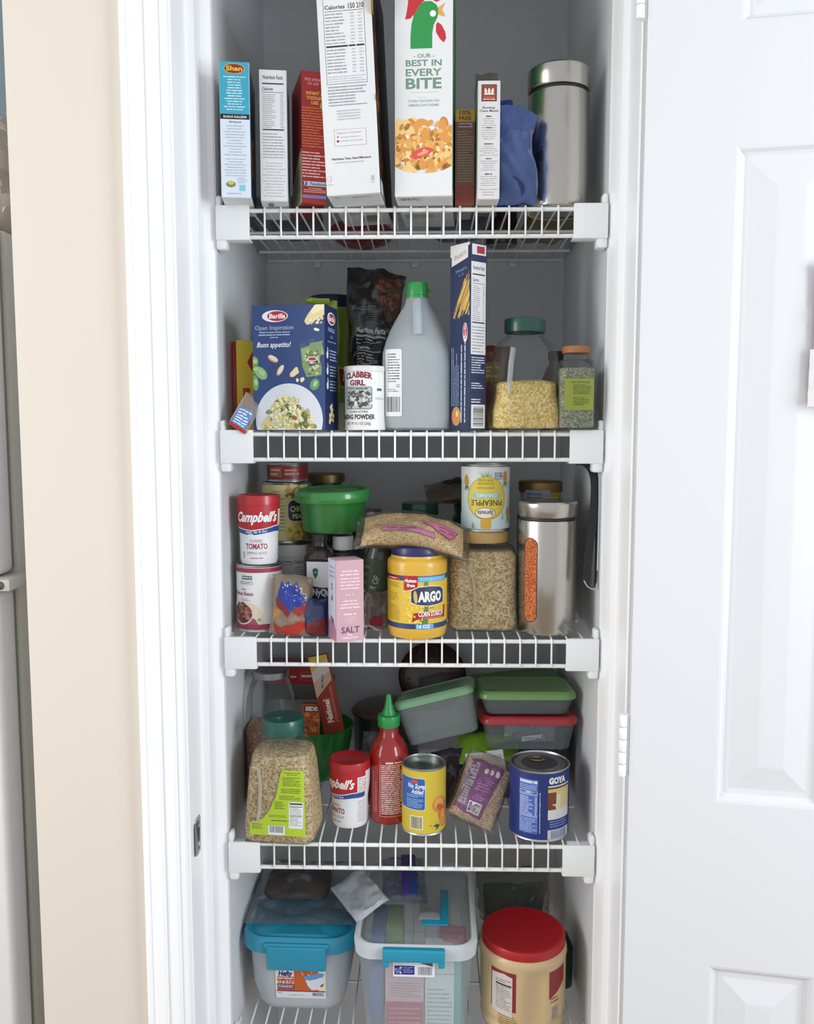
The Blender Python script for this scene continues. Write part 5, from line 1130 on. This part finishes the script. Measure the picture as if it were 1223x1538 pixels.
p.L = 0; p.ell(.0260, .0580, .0150, .0165, '#d98a3a', .3, 22).ell(.0330, .040, .010, .0150, '#d0743a', -.2, 20).ell(.0330, .024, .0085, .0120, '#dd8e48', .1, 18).up().ell(.0240, .0610, .0100, .0110, '#e6a558', .3, 20).ell(.0265, .0520, .006, .009, '#c45d33', .8, 16).ell(.0330, .038, .005, .010, '#e0a065', 0, 16).poly([(.012, .018), (.020, .0215), (.026, .017), (.0215, .012), (.017, .0095), (.019, .015)], '#2f5a34').poly([(.038, .056), (.046, .062), (.046, .050)], '#6a8ac0').lines(.006, .018, .010, .022, 1, '#7a6a20', .5, 5)
p.build('printed_label', t, cyl(rc - .0002), step=.003)

# purple label packet
t = thing('grain_packet', 'clear packet of tan grain with purple label leaning back beside the peach can', 'packet', (.0990, .040, Z + .018), (R(-28), R(20), R(-12)))
t.scale = (.93, .9, 1.06)
f = bagf(.084, .098, .040, .005, 111, 2.8); obj('grain', Bag(f, .084, .098, 30, 34), grain('#b3957a', '#d9bfa3', '#f0dfc8', 420, 'tan_grain'), t)
ff = bagf(.094, .116, .042, .006, 111, 3); o = obj('film', Bag(ff, .094, .116, 30, 34), clear('#fbf8f5', '#dcd4ca', .07, .08, .25), t); o.location = (0, -.0005, -.005)
p = Print(); p.poly([(-.0380, .0120), (.0180, .0080), (.0270, .0960), (-.0200, .0960), (-.0340, .0940)], '#7d4480').up().rect(-.0355, .020, -.0180, .090, '#a9a0b0').up().lines(-.034, .024, -.0195, .060, 8, '#5d5268', .4, 3).lines(-.034, .064, -.0195, .088, 5, '#5d5268', .4, 4).rect(-.0355, .0605, -.018, .0625, '#4a3a55')
p.L = 1; p.ell(-.003, .082, .0035, .0045, '#e9dfee', -.5).ell(.0065, .0825, .0045, .0040, '#d9cfe0').ell(.0175, .083, .0048, .0055, '#e9dfee').lines(-.012, .048, .020, .074, 6, '#a57fae', .4, 5).lines(-.010, .034, .018, .044, 3, '#a57fae', .4, 6).rect(-.0120, .0130, .0130, .0300, '#e6e2e8').up().barcode(-.0100, .0150, .0110, .0280, INK, 16)
p.build('printed_label', t, onbag(f), step=.005, vstep=.005, base=.0010)
# lime packet, receipt, dark plum bag
t = thing('green_packet', 'lime green packet lying behind the purple-labelled packet and blue can', 'packet', (.1400, .118, Z + .086), (R(-60), R(2), R(2)))
f = bagf(.110, .070, .028, .004, 121, 2.6); obj('packet', Bag(f, .110, .070, 28, 22), mat('#7fae2c', .35, coat=.3, var=.1), t)
t = thing('paper_slip', 'printed white paper slip lying on the bags beside the blue can', 'paper', (.1340, .092, Z + .080), (R(-35), R(-6), R(6)))
bm = bmesh.new(); nu, nv = 14, 10; gg = [[[bm.verts.new((-.034 + .068 * i / nu, .004 * noise.noise(Vector((i * .25, j * .3, 3))) + s * .0004, .040 * j / nv)) for j in range(nv + 1)] for i in range(nu + 1)] for s in (0, 1)]
for s in (0, 1):
    for i in range(nu):
        for j in range(nv): bm.faces.new([gg[s][i][j], gg[s][i + 1][j], gg[s][i + 1][j + 1], gg[s][i][j + 1]])
obj('sheet', bm, PRINTW, t, smooth=True); p = Print(); p.lines(-.030, .004, .030, .036, 9, GREYINK, .4, 6)
p.build('printed_text', t, lambda u, v, h: Vector((u, .004 * noise.noise(Vector(((u + .034) / .068 * 14 * .25, v / .04 * 10 * .3, 3))) - h, v)), step=.006, vstep=.006, base=.0006)
t = thing('plum_bag', 'small dark plum bag between the peach can and the tilted food box', 'bag', (.0780, .118, Z + .006), (R(-10), R(-6), R(10)))
f = bagf(.062, .105, .040, .007, 131, 2.4); obj('bag', Bag(f, .062, .105, 22, 28), clear('#8c7f8c', '#5a4f5c', .75, .15, .35), t)
t = thing('support_tub', 'dark storage tub under the stacked food boxes at back right of fourth shelf', 'tub', (.196, .272, Z), 0)
obj('tub', Loft([(0, .085, .095, .02), (.003, .090, .10, .024), (.112, .098, .108, .026), (.1165, .10, .11, .026)], 6, True, True), mat('#3a4446', .4, coat=.2), t)

# food storage boxes
def food_box(t, hx, hy, h, lidm, film, r_=.018, lid_h=.011):
    obj('box', Loft([(0, hx * .82, hy * .82, r_ * .8), (.002, hx * .86, hy * .86, r_), (h * .9, hx * .955, hy * .955, r_), (h, hx * .96, hy * .96, r_)], 7, True, False), film, t)
    obj('lid', Loft([(h - .0045, hx, hy, r_ * 1.15), (h - .004, hx * 1.012, hy * 1.012, r_ * 1.2), (h + .003, hx * 1.015, hy * 1.015, r_ * 1.2), (h + lid_h - .004, hx * .98, hy * .98, r_ * 1.1), (h + lid_h - .001, hx * .93, hy * .93, r_), (h + lid_h - .003, hx * .90, hy * .90, r_), (h + lid_h - .003, hx * .3, hy * .3, r_ * .5)], 7), lidm, t)
SOFT = clear('#eef2f3', '#b9c3c8', .25, .12, .2)
t = thing('food_box', 'flat clear food box with a red lid, under the green-lidded flat one', 'food box', (.2080, .165, Z + .1175), R(0))
food_box(t, .0860, .0620, .052, mat('#a3222f', .3, coat=.4), SOFT)
f = bagf(.10, .055, .03, .008, 141, 2.4); o = obj('bag_inside', Bag(f, .09, .040, 20, 18), clear('#e3e6ea', '#c3c9cf', .4, .1, .4), t); o.location = (.005, -.02, .003)
p = Print(); p.poly([(-.012, .014), (.022, .020), (.024, .028), (-.012, .023)], '#d9dcde').up().lines(-.009, .0165, .018, .0235, 1, '#9a9fa5', .5, 3); p.build('tag_inside', t, front(-.050))
t = thing('food_box', 'flat clear food box with a light green lid, stacked on the red-lidded one', 'food box', (.2050, .162, Z + .1800), (R(-2), 0, R(1)))
food_box(t, .0860, .0560, .032, mat('#6f9a5a', .3, coat=.4), SOFT)
t = thing('food_box', 'square clear food box with a pale green lid, tilted on bags behind the peach can', 'food box', (.0600, .145, Z + .1360), (R(-7), R(-15), R(-3)))
food_box(t, .0720, .0560, .072, mat('#7fb088', .3, coat=.4), clear('#f1f5f6', '#d3dcde', .30, .2, .2), .013)
t = thing('green_storage_box', 'large green-topped storage box tilted at the back above the flat food boxes', 'food box', (.1950, .322, Z + .180), (R(-4), R(-7), 0))
bm = Loft([(0, .088, .004, .0035), (.002, .092, .0050, .0045)], 6); bm.free()
bm = bmesh.new(); loft(bm, [(-.004, .092, .066, .022), (-.003, .095, .069, .024), (.004, .095, .069, .024), (.008, .089, .063, .020), (.006, .083, .057, .018), (.006, .04, .03, .01)], 6)
obj('lid', bm, mat('#4f7a35', .35, coat=.3), t)
obj('box', Loft([(-.052, .078, .054, .018), (-.050, .082, .058, .02), (-.003, .088, .063, .022)], 6), mat('#8fa383', .5), t)
# pot and maroon lid at the back
t = thing('brown_pot', 'brown lidded pot at the back centre behind the red sauce bottle', 'pot', (-.0560, .335, Z + 0), 0)
obj('pot', Lathe([(0, 0), (.058, 0), (.064, .004), (.066, .010), (.066, .110), (.068, .113), (.063, .113), (0, .112)], 48), mat('#2f2a28', .35, coat=.2), t)
obj('lid', Lathe([(.069, .1125), (.0705, .1135), (.0705, .1165), (.068, .120), (.064, .1245), (.045, .132), (.02, .136), (0, .137)], 48), mat('#5d4a42', .35, coat=.3), t)
obj('rim', Lathe([(.0700, .1128), (.0715, .114), (.0715, .1165), (.0700, .1175)], 48), steel('#9a8f86', .25), t)
t = thing('maroon_pan', 'round dark maroon plate leaning against the back wall of the fourth shelf', 'plate', (.0380, .385, Z + .172), (R(78), R(6), 0))
obj('disc', Lathe([(0, .012), (.03, .011), (.058, .004), (.066, 0), (.0685, 0), (.0685, .003), (.066, .005), (.058, .009), (.03, .0155), (0, .017)], 48), mat('#3f2326', .3, coat=.4), t)
obj('rim', Lathe([(.0675, -.001), (.0705, 0), (.0710, .0025), (.0690, .0045)], 48), mat('#6a1a26', .3, coat=.4), t)

# big blue can
t = thing('coconut_can', 'large dark blue can with nutrition panel and pull ring, front right of fourth shelf', 'can', (.2195, .054, Z), R(-5))
t.scale = (1.03, 1.03, .885)
rg = .0495; can(t, rg, .1360, mat('#1c3076', .35, coat=.3))
obj('lid_plate', Lathe([(0, .1330), (rg - .0036, .1330), (rg - .0036, .1327), (0, .1327)], 40), mat('#5a585a', .35, metal=.6), t)
tube(bm := bmesh.new(), [(.0 + .0120 * math.cos(a_) - .004, .012 + .0085 * math.sin(a_), .1348) for a_ in [2 * PI * k / 20 for k in range(20)]], .0012, 6, True)
rg_o = obj('pull_ring', bm, steel('#a3987a', .3), t)
obj('tab', Box(-.009, .001, .016, .026, .1334, .1350, .0006), steel('#a3987a', .3), rg_o)
p = Print(); BL = '#203680'; LB = '#a9bce8'
p.rect(-.036, .0150, -.0040, .1200, '#4a66b8').up()
p.rect(-.0355, .1115, -.0045, .1195, '#7f96d6').up().lines(-.035, .1125, -.005, .1185, 1, '#e3e9f8', .7, 3); p.L = 2
p.lines(-.035, .100, -.006, .110, 3, LB, .5, 4).rect(-.0355, .0925, -.0045, .0985, '#a9bce8').up().lines(-.034, .0932, -.018, .0978, 1, BL, .6, 5).text('120', -.010, .0932, .0048, BL, bold=.04); p.L = 2
p.rect(-.0355, .0900, -.0045, .0912, '#d3dcf4').lines(-.035, .050, -.012, .088, 12, '#c3d0f0', .5, 6).lines(-.009, .050, -.005, .088, 12, '#c3d0f0', .5, 7).rect(-.0355, .0480, -.0045, .0492, '#d3dcf4').lines(-.035, .017, -.005, .046, 10, LB, .5, 8).vlines(-.0030, .017, .0020, .105, 1, LB, .3, 9)
p.L = 0; p.rect(.0120, .0045, .058, .1300, '#203680').rect(.0125, .1060, .058, .1085, '#eceadd').rect(.0125, .1030, .058, .1052, '#5d3324').rect(.0125, .0620, .0270, .1000, '#7d3d24').rect(.0125, .0960, .058, .1025, '#e3c765').rect(.0125, .0500, .058, .0620, '#dedfe0').rect(.0270, .0620, .058, .0960, '#d9cd9a').rect(.0125, .0045, .058, .0230, '#cfd3dc').rect(.0125, .0430, .058, .0500, '#dedfe0')
p.up().text('GOYA', .0300, .1130, .0110, '#f2f2f0', .033, bold=.06).poly([(.0200, .0740), (.0240, .0720), (.0270, .0740), (.0285, .0900), (.036, .0900), (.034, .062), (.027, .062), (.0255, .0700), (.0215, .0700)], '#e6dcb4').lines(.016, .027, .052, .041, 3, '#8a9ad0', .4, 4).barcode(.018, .006, .050, .021, mat('#6a72a8', .5), 18)
p.build('printed_label', t, cyl(rg - .0002), step=.003)
# ============================================================ SHELF 5 (lowest): storage bins and creamer tub
Z = SZ[5]
TEAL = mat('#1f8fae', .35, coat=.35, var=.05)
FROST = clear('#f3f6f9', '#e3ebf2', .78, .3, .1)
t = thing('storage_box', 'frosted storage box with a bright teal latching lid on the left of the bottom shelf', 'storage box', (-.1960, .163, Z + .001), R(-1.5))
t.scale = (1.0, 1.0, 1.16)
obj('box', Loft([(0, .062, .092, .02), (.002, .068, .098, .026), (.012, .078, .106, .036), (.040, .086, .114, .040), (.090, .0905, .118, .042), (.108, .0925, .1195, .042), (.109, .0985, .1250, .044), (.113, .0985, .1250, .044)], 9, True, False), FROST, t)
obj('lid', Loft([(.1050, .1010, .1275, .046), (.1060, .1025, .1290, .047), (.1220, .1020, .1285, .047), (.1270, .0990, .1255, .045), (.1290, .0960, .1225, .043), (.1270, .0900, .1160, .040), (.1240, .0880, .1140, .040), (.1240, .0860, .1120, .038), (.1270, .0820, .1080, .036), (.1275, .03, .05, .02)], 9), TEAL, t)
l = obj('latch', Box(-.052, .052, -.1365, -.1250, .0830, .1200, .003, 3), TEAL, t)
obj('latch_lip', Box(-.058, .058, -.1330, -.1230, .1150, .1235, .003, 3), TEAL, l)
l = obj('latch', Box(-.052, .052, .1250, .1330, .0830, .1200, .003, 3), TEAL, t)
f = bagf(.13, .07, .10, .006, 151, 3); o = obj('powder_inside', Loft([(.003, .060, .088, .02), (.012, .072, .100, .03), (.022, .076, .104, .035), (.024, .05, .08, .03)], 7), mat('#e9e2d2', .9), t)
p = Print(); u0, u1, v0, v1 = -.0400, .0490, .0260, .0790
p.rrect(u0, v0, u1, v1, .002, '#e8eaf2').up().rect(u0 + .001, v0 + .0140, u1 - .001, v1 - .001, '#c8602c').rect(u0 + .001, v0 + .0140, u0 + .034, v1 - .001, '#b8503a').rect(u0 + .001, v0 + .0125, u1 - .001, v0 + .0145, '#3a3a5c')
p.rect(u1 - .013, v0 + .0150, u1 - .001, v1 - .001, '#e8e3cc').rect(u0 + .001, v0 + .0140, u0 + .0028, v1 - .001, '#efe6c9').rect(u0 + .012, v1 - .004, u0 + .030, v1 - .001, '#e8dcb4').up()
p.rect(u0 + .003, v1 - .0155, u0 + .033, v1 - .0050, '#e3e4f0').up().text('Hefty', u0 + .0180, v1 - .0140, .0080, '#2a2a6a', .026, bold=.05, shear=.25); p.L = 2
p.lines(u0 + .003, v1 - .0200, u0 + .033, v1 - .0165, 1, '#f0d9c0', .6, 3).text('6.5-qt (6.2 L)', u0 + .0180, v1 - .0265, .0050, '#f3dcd6', .030, bold=.03).rect(u0 + .003, v1 - .0350, u0 + .033, v1 - .0285, '#4a3a6a').up().text('STORAGE BOX', u0 + .018, v1 - .0338, .0042, '#cfd3ee', .027, bold=.03)
p.L = 2; p.poly([(u1 - .0400, v1 - .0150), (u1 - .0120, v1 - .0080), (u1 - .0020, v1 - .0090), (u1 - .0050, v1 - .0150), (u1 - .0280, v1 - .0200), (u1 - .0370, v1 - .0195)], '#5f9fdc').poly([(u1 - .0360, v1 - .0200), (u1 - .0280, v1 - .0210), (u1 - .0050, v1 - .0155), (u1 - .0075, v1 - .0300), (u1 - .0130, v1 - .0360), (u1 - .0250, v1 - .0370), (u1 - .0320, v1 - .0300)], '#dfe3f3').poly([(u1 - .0100, v1 - .0290), (u1 - .0030, v1 - .0250), (u1 - .0050, v1 - .0300), (u1 - .0090, v1 - .0320)], '#8c4a2a').blobs(u0 + .04, v1 - .012, u1 - .02, v1 - .003, 8, ['#e8b09a', '#f0d0b8'], .0008, .0018, 3)
p.L = 1; p.lines(u0 + .004, v0 + .0085, u0 + .010, v0 + .0110, 1, GREYINK, .7, 4).lines(u0 + .024, v0 + .0045, u1 - .027, v0 + .0070, 1, FINE, .6, 5).barcode(u1 - .0240, v0 + .0050, u1 - .0040, v0 + .0110, mat('#5a5a7a', .5), 19)
def hf(u, v, h):
    y = -.1140 - (v - .040) / .05 * .004 if v > .04 else -.1060 - (v - .012) / .028 * .008
    return Vector((u, y - h - .0008, v))
p.build('paper_label', t, hf, vstep=.006, base=.0004)

# zip bag draped on the teal lid
t = thing('zip_bag', 'flat clear zip bag with a brown item lying on the teal storage box lid', 'bag', (-.2000, .185, Z + .1505), 0)
def sheetbag(hx, hy, zf, nu=44, nv=36, th=.004, sd=1):
    bm = bmesh.new(); g = {}
    for s in (0, 1):
        for i in range(nu + 1):
            for j in range(nv + 1):
                x = -hx + 2 * hx * i / nu; y = -hy + 2 * hy * j / nv; z = zf(x, y)
                w1 = noise.noise(Vector((x * 38 + sd, y * 38, s * 4))) * .006 + noise.noise(Vector((x * 110, y * 90 + sd, s * 7))) * .0028
                e = i in (0, nu) or j in (0, nv); z2 = z + .003 + (th + w1 + .004 if s else w1 * .3)
                if s and e: g[s, i, j] = g[0, i, j]; continue
                g[s, i, j] = bm.verts.new((x, y, z2))
    for s in (0, 1):
        for i in range(nu):
            for j in range(nv):
                q = [g[s, i, j], g[s, i + 1, j], g[s, i + 1, j + 1], g[s, i, j + 1]]; bm.faces.new(q if s else q[::-1])
    return bm
bump_ = lambda x, y: .020 * math.exp(-((x + .02) / .055) ** 2 - ((y - .02) / .05) ** 2)
obj('film', sheetbag(.100, .108, bump_, sd=3), clear('#f4f6f8', '#d6dce3', .06, .07, .2), t)
o = obj('brown_item', Loft([(0, .055, .045, .02), (.004, .062, .052, .026), (.013, .060, .050, .024), (.016, .05, .04, .02)], 6), mat('#5a4a42', .7, var=.5, scale=40, bump=.6), t); o.location = (-.02, .02, .003)
t = thing('paper_napkin', 'folded translucent white paper flap lying between the two storage bins', 'paper', (-.0960, .120, Z + .184), (0, R(-10), R(28)))
obj('sheet', sheetbag(.034, .062, lambda x, y: .006 * math.sin(x * 60), 18, 24, .001, 6), clear('#f1f3f6', '#e6eaef', .75, .3, .15), t)

# clear bin with teal latch
t = thing('storage_box', 'taller clear storage bin with a clear lid and teal latch on the bottom shelf', 'storage box', (.0100, .120, Z + .001), R(-1))
CB = clear('#f2f6f8', '#dbe5ea', .32, .18, .16)
obj('box', Loft([(0, .080, .118, .02), (.002, .085, .122, .024), (.135, .0960, .1330, .026), (.160, .0975, .1345, .026)], 8, True, False), CB, t)
obj('rim', Loft([(.1520, .0980, .1350, .028), (.1500, .1030, .1400, .032), (.1700, .1050, .1420, .034), (.1740, .1040, .1410, .034), (.1760, .1000, .1370, .032), (.1740, .0955, .1325, .030), (.1680, .0945, .1315, .030)], 8, False, False), clear('#f5f8fa', '#eaf0f3', .78, .25, .1), t)
obj('lid', Loft([(.1680, .0945, .1315, .030), (.1690, .0900, .1270, .026), (.1760, .0860, .1180, .022), (.1770, .0840, .1160, .022), (.1770, .02, .05, .012)], 8, False, True), clear('#f2f5f7', '#d6dfe4', .2, .1, .2), t)
l = obj('latch', Box(-.0540, .0500, -.1520, -.1390, .1520, .1740, .003, 3), TEAL, t)
for x in (-.0485, .0440): obj('latch_foot', Box(x - .0055, x + .0055, -.1500, -.1390, .1420, .1540, .002, 2), TEAL, l)
lh = obj('lid_handle', Box(.010, .056, -.085, .030, .1775, .1810, .002), TEAL, t)
obj('handle_inset', Box(.004, .042, -.070, .036, .1800, .1825, .002), clear('#dfe3e6', '#c9c3c6', .6, .2, .2), lh)
def inside(nm, b_, m_):
    return obj(nm, Box(*b_, r=.0015), m_, t)
o = inside('pink_packet', (-.052, .014, -.108, -.060, .004, .128), mat('#d9b3b8', .7)); o2 = inside('white_packet', (.016, .066, -.106, -.058, .004, .140), mat('#dfe6e3', .7)); inside('teal_packet', (.066, .078, -.10, -.02, .004, .140), mat('#7fc0b5', .6)); inside('blue_box', (-.080, -.056, -.095, .03, .01, .150), mat('#5d6fa3', .6)); inside('green_packet', (-.055, -.025, -.05, .03, .01, .150), mat('#8aa353', .6))
p = Print(); p.rect(-.051, .006, .013, .054, '#b5475c').up().lines(-.046, .012, .008, .046, 4, '#d98a96', .4, 3); p.L = 0; p.lines(-.046, .062, .010, .090, 6, '#b98a94', .35, 4); p.build('packet_print', t, front(-.1082))
p = Print(); p.lines(.020, .010, .062, .080, 9, '#a3b5ae', .35, 5).rect(.018, .104, .066, .1048, '#7a8a88'); p.build('packet_print', t, front(-.1062))
f = bagf(.05, .04, .03, .006, 161); o = obj('red_wrapper', Bag(f, .05, .05, 16, 16), mat('#b5444c', .4, var=.5, scale=60, coat=.3), t); o.location = (.065, -.075, .118); o.rotation_euler = (R(-50), 0, 0)
p = Print(); u0, u1, v0, v1 = -.0370, .0330, .1160, .1450
p.rrect(u0, v0, u1, v1, .0015, '#e6e8f2').up().rect(u0 + .002, v0 + .004, u0 + .036, v0 + .0210, '#24307c').up().lines(u0 + .017, v0 + .007, u0 + .034, v0 + .019, 4, '#8f9ad0', .45, 3).blobs(u0 + .004, v0 + .006, u0 + .014, v0 + .019, 14, ['#c9d0ea', '#6a76b8'], .0012, .0028, 4)
p.L = 1; p.barcode(u0 + .042, v0 + .004, u1 - .005, v0 + .0190, mat('#6a6a72', .5), 20).lines(u0 + .002, v0 + .0225, u1 - .018, v1 - .001, 2, GREYINK, .4, 5).poly([(u1 - .030, v1 - .001), (u1 - .004, v1 - .001), (u1 - .003, v1 - .009), (u1 - .012, v1 - .007)], '#4a5566')
p.build('paper_label', t, lambda u, v, h: Vector((u, -.1220 - v * .0815 - h - .001, v)), base=.0004)
t = thing('zip_bag', 'flat zip bag with a purple strip lying on the clear bin lid', 'bag', (-.0160, .175, Z + .1835), R(3))
obj('film', sheetbag(.040, .075, lambda x, y: 0, 30, 30, .003, 8), clear('#eceef6', '#b3bdd6', .2, .1, .3), t)
o = obj('zip_strip', Box(-.004, .010, -.070, .075, .012, .0135, .0005), mat('#5b3f9a', .4), t)
o = obj('zip_strip', Box(.010, .024, -.072, .075, .012, .0133, .0005), mat('#32559c', .4), t)

# creamer tub
t = thing('creamer_tub', 'beige plastic tub with grip and a wide red lid, right of the bottom shelf', 'tub', (.1970, .066, Z), R(4))
t.scale = (1.04, 1.04, 1.0)
BG = mat('#d2b78c', .4, coat=.25)
def tubr(v): return .0720 - .0035 * math.exp(-((v - .020) / .006) ** 2) if v < .05 else .0720
bm = bmesh.new(); n = 72
Zs = [(0, .060), (.0015, .066), (.006, .0705), (.012, .0715), (.017, .0695), (.022, .0690), (.027, .0712), (.035, .0720), (.060, .0720), (.090, .0720), (.112, .0720), (.120, .0715), (.128, .0735), (.134, .0730), (.140, .0700), (.143, .0660)]
rings = []
for z, r_ in Zs:
    rg_ = []
    for i in range(n):
        a = 2 * PI * i / n; u = (math.degrees(a) + 90 + 180) % 360 - 180 - 2   # angle from front
        d = 0
        if .017 < z < .125:
            k = math.exp(-((u - 6) / 13) ** 4); d = .009 * k * min(1, (z - .017) / .014 * 1.0) * min(1, (.122 - z) / .014) if z < .122 else 0
        rr = r_ - max(0, d); rg_.append(bm.verts.new((rr * math.cos(a), rr * math.sin(a), z)))
    rings.append(rg_)
for a, b in zip(rings, rings[1:]):
    for i in range(n): bm.faces.new((a[i], a[(i + 1) % n], b[(i + 1) % n], b[i]))
bm.faces.new(rings[0][::-1]); bm.faces.new(rings[-1])
obj('tub', bm, BG, t, sharp=50)
obj('lid', Lathe([(.0640, .139), (.0690, .1395), (.0705, .1415), (.0705, .1530), (.0690, .1560), (.0660, .1570), (.0630, .1560), (.058, .1550), (0, .1550)], 64), mat('#b0161c', .4, coat=.15), t)
p = Print()
p.rect(-.070, .050, -.0240, .119, '#8c2430').up().poly([(-.068, .112), (-.068, .045), (-.0300, .040), (-.0300, .1110), (-.045, .115)], '#d3cdc6').up().lines(-.060, .050, -.032, .105, 16, '#7a7474', .4, 3).rect(-.06, .094, -.0315, .0965, INK); p.L = 0
p.lines(-.055, .022, -.022, .046, 6, '#8f7a52', .4, 5).poly([(.0330, .118), (.072, .118), (.072, .090), (.052, .078), (.0330, .070)], '#8c1f28').lines(.036, .060, .058, .072, 2, '#a3552e', .4, 6).rect(.040, .030, .054, .054, '#a8a49c').up().lines(.041, .032, .053, .052, 5, '#7d7a78', .4, 7)
p.build('printed_label', t, cyl(.0722), step=.004)
# bags behind the creamer tub
t = thing('clear_bag', 'pile of crumpled clear bags behind the red-lidded creamer tub', 'bag', (.2000, .270, Z), R(4))
f = bagf(.150, .160, .09, .010, 171, 2.6); obj('film', Bag(f, .150, .160, 40, 44), clear('#dfe2df', '#8f9590', .35, .2, .2), t)
f = bagf(.12, .13, .06, .01, 172, 2.6); obj('contents', Bag(f, .12, .13, 24, 26), mat('#4a4c40', .5, var=.5, scale=40), t)
t = thing('green_bottle', 'dark green bottle lying against the right wall behind the creamer tub', 'bottle', (.2800, .150, Z), 0)
obj('body', Lathe([(0, 0), (.018, 0), (.020, .002), (.020, .075), (.012, .092), (.009, .10), (0, .10)], 24), mat('#1f4030', .25, coat=.4), t)
